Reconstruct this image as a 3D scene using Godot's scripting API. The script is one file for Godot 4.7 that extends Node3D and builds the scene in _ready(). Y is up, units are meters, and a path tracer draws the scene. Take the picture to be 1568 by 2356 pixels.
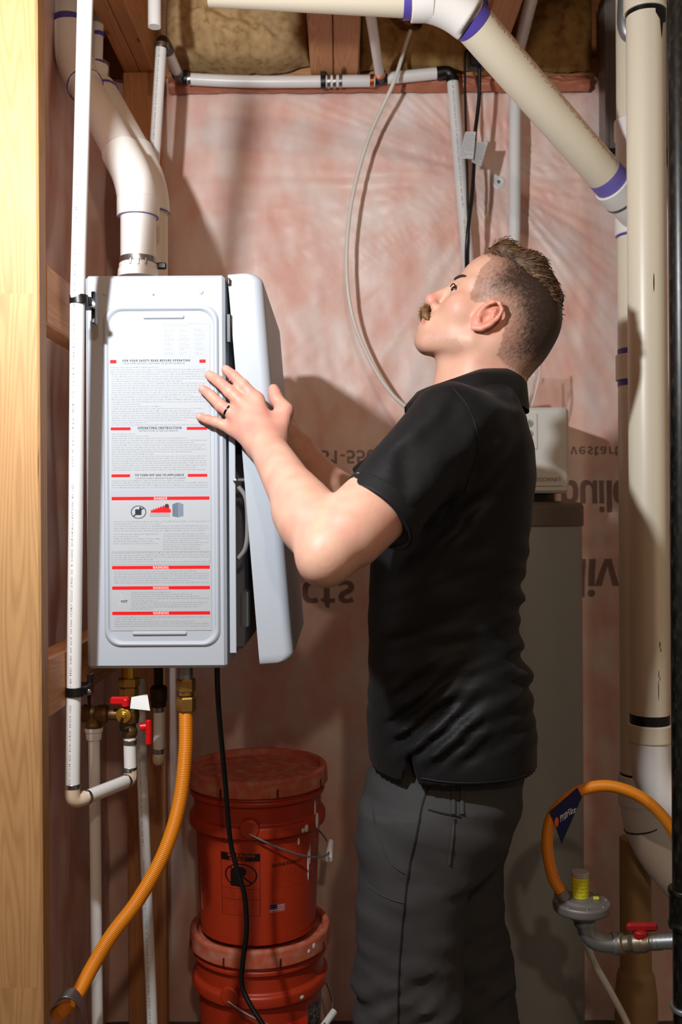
extends Node3D
# A man checks a wall-hung water heater in an unfinished basement corner. Units are metres, y is up, the camera looks along -z.

const F := 2290.0          # focal length in pixels of the 1568 x 2356 frame
const CY := 1.27           # height of the lens above the floor
const ROLL := -0.006
const WALL := 2.5          # distance from the lens to the rear wall

var taken := {}
var mats := {}
var font_cache := {}

class MB:
	var v := PackedVector3Array()
	var uv := PackedVector2Array()
	var uv2 := PackedVector2Array()
	var col := PackedColorArray()
	var ix := PackedInt32Array()
	# rows of equal length; cross(along a row, from row to row) points outward
	func grid(rows: Array, wrap: bool, uvs: Array = [], flip := false) -> void:
		var base := v.size()
		var m: int = rows[0].size()
		for i in rows.size():
			v.append_array(rows[i])
			if uvs.size():
				uv.append_array(uvs[i])
			else:
				for j in m:
					uv.append(Vector2(float(j) / m, float(i) / rows.size()))
		for i in rows.size() - 1:
			for j in (m if wrap else m - 1):
				var a := base + i * m + j
				var b := base + i * m + (j + 1) % m
				var c := a + m
				var d := b + m
				if flip:
					ix.append_array([a, b, c, b, d, c])
				else:
					ix.append_array([a, c, b, b, c, d])
	func fan(c: Vector3, ring: PackedVector3Array, flip := false) -> void:
		var base := v.size()
		v.append(c)
		uv.append(Vector2(0.5, 0.5))
		for j in ring.size():
			v.append(ring[j])
			var t := TAU * j / ring.size()
			uv.append(Vector2(0.5 + 0.5 * cos(t), 0.5 + 0.5 * sin(t)))
		for j in ring.size():
			var a := base + 1 + j
			var b := base + 1 + (j + 1) % ring.size()
			if flip:
				ix.append_array([base, a, b])
			else:
				ix.append_array([base, b, a])
	func tri(a: Vector3, b: Vector3, c: Vector3, out: Vector3) -> void:
		if (c - a).cross(b - a).dot(out) < 0:
			var t := b
			b = c
			c = t
		var base := v.size()
		v.append_array([a, b, c])
		uv.append_array([Vector2(), Vector2(1, 0), Vector2(0, 1)])
		ix.append_array([base, base + 1, base + 2])
	func quad(a: Vector3, b: Vector3, c: Vector3, d: Vector3, out: Vector3, ua := Vector2(0, 0), ub := Vector2(1, 0), uc := Vector2(1, 1), ud := Vector2(0, 1)) -> void:
		var base := v.size()
		v.append_array([a, b, c, d])
		uv.append_array([ua, ub, uc, ud])
		if (c - a).cross(b - a).dot(out) < 0:
			ix.append_array([base, base + 2, base + 1, base, base + 3, base + 2])
		else:
			ix.append_array([base, base + 1, base + 2, base, base + 2, base + 3])
	func mesh() -> ArrayMesh:
		var n := PackedVector3Array()
		n.resize(v.size())
		for t in range(0, ix.size(), 3):
			var a := ix[t]
			var b := ix[t + 1]
			var c := ix[t + 2]
			var f := (v[c] - v[a]).cross(v[b] - v[a])
			n[a] += f
			n[b] += f
			n[c] += f
		for k in n.size():
			n[k] = n[k].normalized() if n[k].length_squared() > 0.0 else Vector3.UP
		var arr := []
		arr.resize(Mesh.ARRAY_MAX)
		arr[Mesh.ARRAY_VERTEX] = v
		arr[Mesh.ARRAY_NORMAL] = n
		if uv.size() == v.size():
			arr[Mesh.ARRAY_TEX_UV] = uv
		if col.size() == v.size():
			arr[Mesh.ARRAY_COLOR] = col
		arr[Mesh.ARRAY_INDEX] = ix
		var am := ArrayMesh.new()
		am.add_surface_from_arrays(Mesh.PRIMITIVE_TRIANGLES, arr)
		return am

# ---------------------------------------------------------------- placing and naming
func P(px: float, py: float, d: float) -> Vector3:     # the point at distance d that the photograph shows there
	var q := Vector3((px - 784.0) / F * d, (1178.0 - py) / F * d, -d)
	return Basis(Vector3.BACK, ROLL) * q + Vector3(0, CY, 0)

func L(px: float, d: float) -> float:
	return px / F * d

func numbered(called: String) -> String:
	var k: int = taken.get(called, -1) + 1
	taken[called] = k
	return called if k == 0 else "%s_%03d" % [called, k]

func thing(called: String, label: String, category: String, at := Vector3.ZERO, group := "") -> Node3D:
	var o := Node3D.new()
	o.name = numbered(called)
	add_child(o)
	o.position = at
	tag(o, label, category, group)
	return o

func tag(o: Node, label: String, category: String, group := "", kind := "") -> Node:
	o.set_meta("label", label)
	o.set_meta("category", category)
	if group:
		o.set_meta("group", group)
	if kind:
		o.set_meta("kind", kind)
	return o

func put(called: String, mesh: Mesh, m: Material, parent: Node = null, label := "") -> MeshInstance3D:
	var o := MeshInstance3D.new()
	o.mesh = mesh
	o.material_override = m
	o.cast_shadow = GeometryInstance3D.SHADOW_CASTING_SETTING_ON
	if label:
		o.set_meta("label", label)
	if parent == null:
		o.name = numbered(called)
		add_child(o)
	else:
		o.name = called
		parent.add_child(o, true)
		var off := Vector3.ZERO
		var q: Node = parent
		while q != self:
			off += q.position
			q = q.get_parent()
		o.position = -off      # parts are written in the scene's coordinates
	return o

func obj(called: String, mb: MB, m: Material, parent: Node = null, label := "") -> MeshInstance3D:
	return put(called, mb.mesh(), m, parent, label)

func struct(called: String, mb: MB, m: Material, label: String, category: String) -> MeshInstance3D:
	var o := obj(called, mb, m)
	tag(o, label, category, "", "structure")
	return o

# ---------------------------------------------------------------- shapes
func smooth_path(pts: Array, per := 8) -> PackedVector3Array:
	var out := PackedVector3Array()
	for i in pts.size() - 1:
		var a: Vector3 = pts[maxi(i - 1, 0)]
		var b: Vector3 = pts[i]
		var c: Vector3 = pts[i + 1]
		var d: Vector3 = pts[mini(i + 2, pts.size() - 1)]
		for k in per:
			out.append(b.cubic_interpolate(c, a, d, float(k) / per))
	out.append(pts[-1])
	return out

func frame(t: Vector3, hint := Vector3.ZERO) -> Basis:
	var a := hint
	if a == Vector3.ZERO:
		a = Vector3.RIGHT if absf(t.x) < 0.8 else Vector3.UP
	a = (a - t * a.dot(t)).normalized()
	return Basis(a, t.cross(a), t)

# a swept round tube; radii is one number, or one number per point
func tube(mb: MB, pts: PackedVector3Array, radii: Variant, sides := 18, caps := true, hint := Vector3.ZERO) -> void:
	var n := pts.size()
	var rows := []
	var uvs := []
	var t := (pts[1] - pts[0]).normalized()
	var fr := frame(t, hint)
	var run := 0.0
	for i in n:
		var t2 := (pts[mini(i + 1, n - 1)] - pts[maxi(i - 1, 0)])
		t2 = t2.normalized() if t2.length() > 1e-9 else t
		var a := fr.x - t2 * fr.x.dot(t2)
		fr = Basis(a.normalized(), t2.cross(a.normalized()), t2)
		if i:
			run += pts[i].distance_to(pts[i - 1])
		var r: float = radii[i] if radii is Array or radii is PackedFloat32Array else radii
		var row := PackedVector3Array()
		var ur := PackedVector2Array()
		for j in sides + 1:
			var an := TAU * j / sides
			row.append(pts[i] + (fr.x * cos(an) + fr.y * sin(an)) * r)
			ur.append(Vector2(float(j) / sides, run))
		rows.append(row)
		uvs.append(ur)
	mb.grid(rows, false, uvs)
	if caps:
		var r0: PackedVector3Array = rows[0].slice(0, sides)
		var r1: PackedVector3Array = rows[n - 1].slice(0, sides)
		mb.fan(pts[0], r0, true)
		mb.fan(pts[n - 1], r1)

func rod(mb: MB, a: Vector3, b: Vector3, r: float, sides := 18) -> void:
	tube(mb, PackedVector3Array([a, b]), r, sides)

# a turned shape: profile of (radius, distance along the axis from a towards b's direction)
func lathe(mb: MB, a: Vector3, dir: Vector3, profile: Array, sides := 28, hint := Vector3.ZERO, uscale := 1.0) -> void:
	var t := dir.normalized()
	var fr := frame(t, hint)
	var rows := []
	var uvs := []
	# a doubled profile point makes a sharp edge
	for k in profile.size():
		var p: Vector2 = profile[k]
		var row := PackedVector3Array()
		var ur := PackedVector2Array()
		for j in sides + 1:
			var an := TAU * j / sides
			row.append(a + t * p.y + (fr.x * cos(an) + fr.y * sin(an)) * maxf(p.x, 1e-5))
			ur.append(Vector2(uscale * j / sides, p.y))
		rows.append(row)
		uvs.append(ur)
	var from := 0
	for k in range(1, profile.size() + 1):
		if k == profile.size() or (k > from and profile[k].is_equal_approx(profile[k - 1])):
			if k - from > 1:
				mb.grid(rows.slice(from, k), false, uvs.slice(from, k))
			from = k

# a turned shape with every edge sharp except a small round
func turned(mb: MB, a: Vector3, dir: Vector3, profile: Array, sides := 28, bev := 0.0012) -> void:
	var out := []
	for k in profile.size():
		var p: Vector2 = profile[k]
		if k == 0 or k == profile.size() - 1:
			out.append(p)
			continue
		var q: Vector2 = profile[k - 1]
		var r: Vector2 = profile[k + 1]
		var b1 := minf(bev, p.distance_to(q) * 0.45)
		var b2 := minf(bev, p.distance_to(r) * 0.45)
		var e1 := p + (q - p).normalized() * b1
		var e2 := p + (r - p).normalized() * b2
		out.append_array([e1, e1, p.lerp((e1 + e2) / 2, 0.4), e2, e2])
	lathe(mb, a, dir, out, sides)

# a box with chamfered edges; uv in metres, v along the longest side
func bx(mb: MB, c: Vector3, size: Vector3, bev := 0.002, b := Basis(), uvoff := Vector2.ZERO) -> void:
	var h := size / 2
	bev = minf(bev, minf(h.x, minf(h.y, h.z)) * 0.6)
	var long := 0 if size.x >= size.y and size.x >= size.z else (1 if size.y >= size.z else 2)
	var at := func(s: Vector3, ax: int) -> Vector3:
		var p := Vector3(s.x * h.x, s.y * h.y, s.z * h.z)
		for k in 3:
			if k != ax:
				p[k] -= s[k] * bev
		return c + b * p
	for ax in 3:
		var u := (ax + 1) % 3
		var w := (ax + 2) % 3
		if u == long:
			var t := u
			u = w
			w = t
		for s in [-1.0, 1.0]:
			var ps := []
			var us := []
			for k in [[-1, -1], [1, -1], [1, 1], [-1, 1]]:
				var sg := Vector3()
				sg[ax] = s
				sg[u] = k[0]
				sg[w] = k[1]
				ps.append(at.call(sg, ax))
				us.append(uvoff + Vector2(k[0] * h[u] + ax * 0.37 + (0.1 if s > 0 else 0.0), k[1] * h[w]))
			var o := Vector3()
			o[ax] = s
			mb.quad(ps[0], ps[1], ps[2], ps[3], b * o, us[0], us[1], us[2], us[3])
	for ax in 3:                                   # the twelve chamfers run along axis ax
		var u := (ax + 1) % 3
		var w := (ax + 2) % 3
		for su in [-1.0, 1.0]:
			for sw in [-1.0, 1.0]:
				var s0 := Vector3()
				s0[ax] = -1
				s0[u] = su
				s0[w] = sw
				var s1 := s0
				s1[ax] = 1
				var o := Vector3()
				o[u] = su
				o[w] = sw
				var l: float = h[long] if ax == long else 0.01
				mb.quad(at.call(s0, u), at.call(s1, u), at.call(s1, w), at.call(s0, w), b * o, uvoff + Vector2(0, -l), uvoff + Vector2(0, l), uvoff + Vector2(0.01, l), uvoff + Vector2(0.01, -l))
	for sx in [-1.0, 1.0]:
		for sy in [-1.0, 1.0]:
			for sz in [-1.0, 1.0]:
				var s := Vector3(sx, sy, sz)
				mb.tri(at.call(s, 0), at.call(s, 1), at.call(s, 2), b * s)

func box(c: Vector3, size: Vector3, bev := 0.002, b := Basis()) -> MB:
	var mb := MB.new()
	bx(mb, c, size, bev, b, Vector2(absf(c.x * 7.3 + c.z * 3.1), absf(c.y * 1.7 + c.x)))
	return mb

# a six-sided nut round an axis
func hexnut(mb: MB, a: Vector3, dir: Vector3, r: float, length: float) -> void:
	var t := dir.normalized()
	var fr := frame(t)
	var rings := []
	for p in [Vector2(r * 0.9, 0.0), Vector2(r, length * 0.12), Vector2(r, length * 0.88), Vector2(r * 0.9, length)]:
		var ring := PackedVector3Array()
		for j in 6:
			var an := TAU * (j + 0.25) / 6
			ring.append(a + t * p.y + (fr.x * cos(an) + fr.y * sin(an)) * p.x)
		rings.append(ring)
	for k in 3:
		for j in 6:
			var o: Vector3 = (rings[k][j] + rings[k][(j + 1) % 6]) / 2 - a
			mb.quad(rings[k][j], rings[k][(j + 1) % 6], rings[k + 1][(j + 1) % 6], rings[k + 1][j], o - t * o.dot(t))
	for j in 6:
		mb.tri(a, rings[0][j], rings[0][(j + 1) % 6], -t)
		mb.tri(a + t * length, rings[3][j], rings[3][(j + 1) % 6], t)

func ball(mb: MB, c: Vector3, r: Vector3, b := Basis(), seg := 12) -> void:
	var rows := []
	for i in seg + 1:
		var la := PI * i / seg - PI / 2
		var row := PackedVector3Array()
		for j in seg * 2 + 1:
			var lo := TAU * j / (seg * 2)
			row.append(c + b * Vector3(cos(la) * cos(lo) * r.x, cos(la) * sin(lo) * r.y, sin(la) * r.z))
		rows.append(row)
	mb.grid(rows, false)

# an elbow: a quarter or other bend between two straight legs
func bend(a: Vector3, corner: Vector3, b: Vector3, r: float, n := 8) -> PackedVector3Array:
	var d1 := (a - corner).normalized()
	var d2 := (b - corner).normalized()
	var out := PackedVector3Array([a])
	var p := corner + d1 * r
	var q := corner + d2 * r
	for k in n + 1:
		var t := float(k) / n
		out.append(p.lerp(corner, t).lerp(corner.lerp(q, t), t))
	out.append(b)
	return out

# ---------------------------------------------------------------- materials and drawing
func mat(called: String, c: Color, rough := 0.5, metal := 0.0, spec := 0.5) -> StandardMaterial3D:
	if mats.has(called):
		return mats[called]
	var m := StandardMaterial3D.new()
	m.resource_name = called
	m.albedo_color = c
	m.roughness = rough
	m.metallic = metal
	m.metallic_specular = spec
	mats[called] = m
	return m

func rgb8(r: int, g: int, b: int) -> Color:
	return Color(r / 255.0, g / 255.0, b / 255.0)

func noise_img(w: int, h: int, freq: float, octaves: int, seed_: int, stretch := 1.0) -> Image:
	var n := FastNoiseLite.new()
	n.seed = seed_
	n.noise_type = FastNoiseLite.TYPE_SIMPLEX_SMOOTH
	n.frequency = freq
	n.fractal_octaves = octaves
	var im := n.get_seamless_image(w, int(h / stretch))
	im.resize(w, h, Image.INTERPOLATE_CUBIC)
	return im

func ramp_tex(im: Image, stops: Array) -> ImageTexture:      # [[0.0, Color], ...]
	var g := Gradient.new()
	g.offsets = PackedFloat32Array(stops.map(func(s): return s[0]))
	g.colors = PackedColorArray(stops.map(func(s): return s[1]))
	var lut := PackedByteArray()
	for k in 256:
		var c := g.sample(k / 255.0)
		lut.append_array([int(c.r * 255), int(c.g * 255), int(c.b * 255)])
	im.convert(Image.FORMAT_L8)
	var src := im.get_data()
	var dst := PackedByteArray()
	dst.resize(src.size() * 3)
	for k in src.size():
		var s := src[k] * 3
		dst[k * 3] = lut[s]
		dst[k * 3 + 1] = lut[s + 1]
		dst[k * 3 + 2] = lut[s + 2]
	return ImageTexture.create_from_image(Image.create_from_data(im.get_width(), im.get_height(), false, Image.FORMAT_RGB8, dst))

func wood_tex(seed_: int, dark: Color, light: Color) -> ImageTexture:   # 0.25 m across by 1 m along
	var w := 384
	var h := 1024
	var n := FastNoiseLite.new()
	n.seed = seed_
	n.noise_type = FastNoiseLite.TYPE_SIMPLEX_SMOOTH
	n.frequency = 1.0
	n.fractal_octaves = 2
	var rng := RandomNumberGenerator.new()
	rng.seed = seed_
	var knots := []
	for k in 5:
		knots.append([Vector2(rng.randf() * w, rng.randf() * h), rng.randf_range(5, 11)])
	var bytes := PackedByteArray()
	bytes.resize(w * h * 3)
	var k := 0
	for y in h:
		for x in w:
			var kn := 0.0
			var push := 0.0
			for q in knots:
				var dx: float = x - q[0].x
				var dy: float = (y - q[0].y) * 0.45
				if absf(dx) < 70 and absf(dy) < 70:
					var rr: float = sqrt(dx * dx + dy * dy) / q[1]
					push += 2.2 * exp(-rr * rr * 0.12) * signf(dx)
					kn = maxf(kn, clampf(1.45 - rr, 0.0, 1.0))
			var ring := n.get_noise_2d(x * 0.008 + push * 0.06, y * 0.0008) * 9.0 + push * 0.5
			var g := 0.5 + 0.5 * sin(ring * 4.2)
			g = g * g * 0.34 + 0.20 * n.get_noise_2d(x * 0.55, y * 0.014 + 50.0) + 0.20 + 0.16 * n.get_noise_2d(x * 0.012, y * 0.004 + 9.0)
			g = clampf(g, 0.0, 1.0)
			var c := light.lerp(dark, g)
			if kn > 0.0:
				c = c.lerp(Color(0.30, 0.16, 0.08), kn * 0.85)
			bytes[k] = int(c.r * 255)
			bytes[k + 1] = int(c.g * 255)
			bytes[k + 2] = int(c.b * 255)
			k += 3
	return ImageTexture.create_from_image(Image.create_from_data(w, h, false, Image.FORMAT_RGB8, bytes))

func font(kind: String) -> RID:
	if not font_cache.has(kind):
		var f := SystemFont.new()
		f.font_names = PackedStringArray(["Droid Serif" if kind == "serif" else "Droid Sans"])
		if kind == "bold":
			f.font_weight = 700
		font_cache[kind] = f
	return font_cache[kind].get_rids()[0]

# draws text with its baseline at (x, y); returns the width
func txt(im: Image, s: String, x: float, y: float, size: int, c: Color, kind := "bold", gap := 0.0, squeeze := 1.0) -> float:
	var ts := TextServerManager.get_primary_interface()
	var f := font(kind)
	var sz := Vector2i(size, 0)
	var at := x
	for k in s.length():
		var g := ts.font_get_glyph_index(f, size, s.unicode_at(k), 0)
		ts.font_render_glyph(f, sz, g)
		var uvr := ts.font_get_glyph_uv_rect(f, sz, g)
		var off := ts.font_get_glyph_offset(f, sz, g)
		if uvr.size.x > 0:
			var src := ts.font_get_texture_image(f, sz, ts.font_get_glyph_texture_idx(f, sz, g)).get_region(Rect2i(uvr))
			src.convert(Image.FORMAT_RGBA8)
			for yy in src.get_height():
				for xx in src.get_width():
					var p := src.get_pixel(xx, yy)
					src.set_pixel(xx, yy, Color(c.r, c.g, c.b, p.a * p.r * c.a))
			if squeeze != 1.0:
				src.resize(maxi(1, int(src.get_width() * squeeze)), src.get_height(), Image.INTERPOLATE_BILINEAR)
			im.blend_rect(src, Rect2i(Vector2i(), src.get_size()), Vector2i(int(at + off.x * squeeze), int(y + off.y)))
		at += ts.font_get_glyph_advance(f, size, g).x * squeeze + gap
	return at - x

func rect(im: Image, x0: float, y0: float, x1: float, y1: float, c: Color) -> void:
	im.fill_rect(Rect2i(int(x0), int(y0), maxi(1, int(x1 - x0)), maxi(1, int(y1 - y0))), c)

# rows of print too small to read: words as short strokes
func small_print(im: Image, x0: float, y0: float, x1: float, y1: float, step: float, c: Color, rng: RandomNumberGenerator, ragged := 0.25) -> void:
	var y := y0
	while y + step * 0.5 < y1:
		var end := x1 - (x1 - x0) * (rng.randf() * ragged if rng.randf() < 0.5 else 0.0)
		if rng.randf() < 0.12:
			end = x0 + (x1 - x0) * rng.randf_range(0.25, 0.6)
		var x := x0
		while x < end:
			var w := rng.randf_range(step * 0.5, step * 2.2)
			var wend := minf(x + w, end)
			while x < wend:
				var lw := rng.randf_range(step * 0.09, step * 0.16)
				var tall := step * (0.52 if rng.randf() < 0.3 else 0.38)
				var base := y + step * 0.62
				if rng.randf() < 0.5:
					rect(im, x, base - tall, x + lw, base, c)
				else:
					rect(im, x, base - tall, x + lw * 2.2, base - tall + maxf(1, step * 0.1), c)
					rect(im, x, base - maxf(1, step * 0.1), x + lw * 2.2, base, c)
				x += lw + step * 0.16
			x += step * 0.28
		y += step

# ---------------------------------------------------------------- the scene
func _ready() -> void:
	# camera
	var cam := Camera3D.new()
	cam.name = "camera"
	var lens := CameraAttributesPhysical.new()
	lens.frustum_focal_length = 12.0 / (1178.0 / F)
	lens.frustum_focus_distance = 1.7
	lens.exposure_aperture = 3.2
	lens.frustum_near = 0.05
	lens.frustum_far = 30.0
	cam.attributes = lens
	cam.fov = rad_to_deg(2.0 * atan(1178.0 / F))
	cam.transform = Transform3D(Basis(Vector3.BACK, ROLL), Vector3(0, CY, 0))
	add_child(cam)
	cam.current = true
	# air and exposure
	var env := Environment.new()
	env.background_mode = Environment.BG_COLOR
	env.background_color = Color(0.0, 0.0, 0.0)
	env.tonemap_mode = Environment.TONE_MAPPER_LINEAR
	env.tonemap_exposure = 1.0
	env.sdfgi_enabled = true
	env.ssao_enabled = true
	env.ssil_enabled = true
	var we := WorldEnvironment.new()
	we.name = "world_environment"
	we.environment = env
	add_child(we)
	# lamps out of view: one at upper left, one behind the camera lighting shaded parts
	unseen_bulb(Vector3(-0.44, CY + 0.58, -0.82), 0.028, Color(0.97, 0.985, 1.0), 1.7, "unseen bulb on a black cord near the stud, placed to light heater and man")
	unseen_bulb(Vector3(0.2, CY + 0.92, 1.0), 0.045, Color(1.0, 0.89, 0.78), 0.95, "unseen warm bulb behind the camera, placed to light the shaded wall and tank")

	make_materials()
	room()
	framing()
	wall_pipes()
	left_plumbing()
	heater()
	vents()
	buckets()
	softener()
	right_pipes()
	gas_line()
	person()

func unseen_bulb(at: Vector3, r: float, c: Color, energy: float, label: String) -> void:  # a lamp out of view, with its glowing glass, socket and cord
	var t := thing("unseen_bulb", label, "lamp", Vector3(at.x, at.y - r, at.z))
	var glass := MB.new()
	var pr := []
	for k in 15:
		var a := -PI / 2 + PI * 0.86 * k / 14
		pr.append(Vector2(r * cos(a), r * sin(a)))
	pr.append(Vector2(r * 0.42, r * 1.25))
	lathe(glass, at, Vector3.UP, pr, 24)
	var m := StandardMaterial3D.new()
	m.resource_name = "unseen_bulb_glow"
	m.albedo_color = Color(0.95, 0.95, 0.95)
	m.emission_enabled = true
	m.emission = c
	m.emission_energy_multiplier = 3.0
	obj("bulb", glass, m, t)
	var s := MB.new()
	turned(s, at + Vector3(0, r * 1.2, 0), Vector3.UP, [Vector2(0, 0), Vector2(r * 0.5, 0), Vector2(r * 0.62, r * 0.3), Vector2(r * 0.62, r * 1.6), Vector2(r * 0.3, r * 2.1), Vector2(0, r * 2.1)], 20)
	obj("socket", s, mat("black_plastic", Color(0.03, 0.03, 0.035), 0.4), t)
	var w := MB.new()
	rod(w, at + Vector3(0, r * 3.2, 0), Vector3(at.x, CY + 1.31, at.z), 0.003, 8)
	obj("cord", w, mat("black_plastic", Color(0.03, 0.03, 0.035), 0.4), t)
	var l := OmniLight3D.new()
	l.name = "unseen_bulb_light"
	l.light_color = c
	l.light_energy = energy
	l.light_size = r * 0.9
	l.omni_range = 12.0
	l.omni_attenuation = 2.0
	l.shadow_enabled = true
	t.add_child(l)
	l.position = Vector3(0, r, 0)

func make_materials() -> void:
	var w1 := mat("pale_fir", Color(1, 1, 1), 0.62)
	w1.albedo_texture = wood_tex(11, Color(0.56, 0.40, 0.24), Color(0.71, 0.55, 0.36))
	w1.uv1_scale = Vector3(4, 1, 1)
	var w2 := mat("orange_fir", Color(1, 1, 1), 0.62)
	w2.albedo_texture = wood_tex(23, Color(0.64, 0.42, 0.26), Color(0.81, 0.59, 0.40))
	w2.uv1_scale = Vector3(4, 1, 1)
	var pex := mat("printed_white_pipe", Color(1, 1, 1), 0.32)
	var rng := RandomNumberGenerator.new()
	rng.seed = 5
	var im := Image.create(1536, 256, false, Image.FORMAT_RGB8)
	im.fill(Color(0.86, 0.86, 0.85))
	small_print(im, 20, 112, 700, 132, 22, Color(0.35, 0.36, 0.42), rng, 0.0)
	small_print(im, 760, 112, 1500, 132, 22, Color(0.35, 0.36, 0.42), rng, 0.0)
	im.rotate_90(CLOCKWISE)
	pex.albedo_texture = ImageTexture.create_from_image(im)
	pex.uv1_scale = Vector3(1, 1.4, 1)
	mat("white_pipe", Color(0.86, 0.86, 0.85), 0.32)
	mat("white_vinyl", Color(0.90, 0.89, 0.87), 0.35)
	mat("cream_vinyl", Color(0.87, 0.83, 0.74), 0.36)
	mat("purple_primer", Color(0.33, 0.27, 0.62), 0.45)
	mat("dark_primer", Color(0.05, 0.05, 0.06), 0.35)
	mat("black_plastic", Color(0.03, 0.03, 0.035), 0.4)
	mat("brass", Color(0.68, 0.53, 0.28), 0.36, 0.9)
	mat("dull_brass", Color(0.42, 0.32, 0.19), 0.5, 0.8)
	mat("gold_brass", Color(0.86, 0.66, 0.26), 0.3, 0.9)
	mat("copper", Color(0.78, 0.42, 0.24), 0.32, 0.9)
	mat("steel", Color(0.62, 0.62, 0.62), 0.3, 1.0)
	mat("galvanized", Color(0.62, 0.64, 0.65), 0.42, 0.85)
	mat("red_plastic", Color(0.78, 0.05, 0.07), 0.35)
	mat("yellow_hose", Color(0.85, 0.51, 0.07), 0.38)
	mat("paper", Color(0.88, 0.88, 0.87), 0.6)

# ---------------------------------------------------------------- the shell of the room
func poly_height(x: float, y: float, big: FastNoiseLite, nail: Vector2) -> float:   # how far the sheet stands off its wall
	var h := 0.016 + 0.016 * big.get_noise_2d(x * 1.6, y * 1.1) + 0.004 * big.get_noise_2d(x * 9.0 + 40.0, y * 4.0)
	var d := Vector2(x, y) - nail
	var r := d.length()
	var a := atan2(d.y, d.x)
	var pl := big.get_noise_2d(cos(a) * 9.0 + 80.0, sin(a) * 9.0) + 0.7 * big.get_noise_2d(cos(a) * 22.0 + 10.0, sin(a) * 22.0 + 30.0)
	h += pl * 0.008 * clampf(r / 0.10, 0.0, 1.0) * exp(-r / 0.42)
	h -= 0.016 * exp(-r * r / 0.006)
	return maxf(h, 0.001)

func poly_material(print_: Image, called: String) -> StandardMaterial3D:
	var m := mat(called, Color(1, 1, 1), 0.42, 0.0, 0.45)
	if not mats.has("poly_texture_source"):
		var a := noise_img(1024, 1024, 0.006, 5, 3)
		var b := noise_img(1024, 1024, 0.02, 4, 9, 3.0)
		var da := a.get_data()
		var db := b.get_data()
		for k in da.size():
			da[k] = clampi((da[k] * 11 + db[k] * 5) / 16, 0, 255)
		var s := StandardMaterial3D.new()
		s.albedo_texture = ramp_tex(Image.create_from_data(1024, 1024, false, Image.FORMAT_L8, da), [[0.12, Color(0.87, 0.65, 0.59)], [0.40, Color(0.89, 0.74, 0.69)], [0.60, Color(0.90, 0.80, 0.76)], [0.85, Color(0.91, 0.86, 0.84)]])
		mats["poly_texture_source"] = s
	m.albedo_texture = mats["poly_texture_source"].albedo_texture
	m.uv1_scale = Vector3(0.75, 0.75, 0.75)
	if print_:
		m.detail_enabled = true
		m.detail_blend_mode = BaseMaterial3D.BLEND_MODE_MIX
		m.detail_uv_layer = BaseMaterial3D.DETAIL_UV_2
		m.detail_albedo = ImageTexture.create_from_image(print_)
		m.texture_repeat = true
	return m

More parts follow.
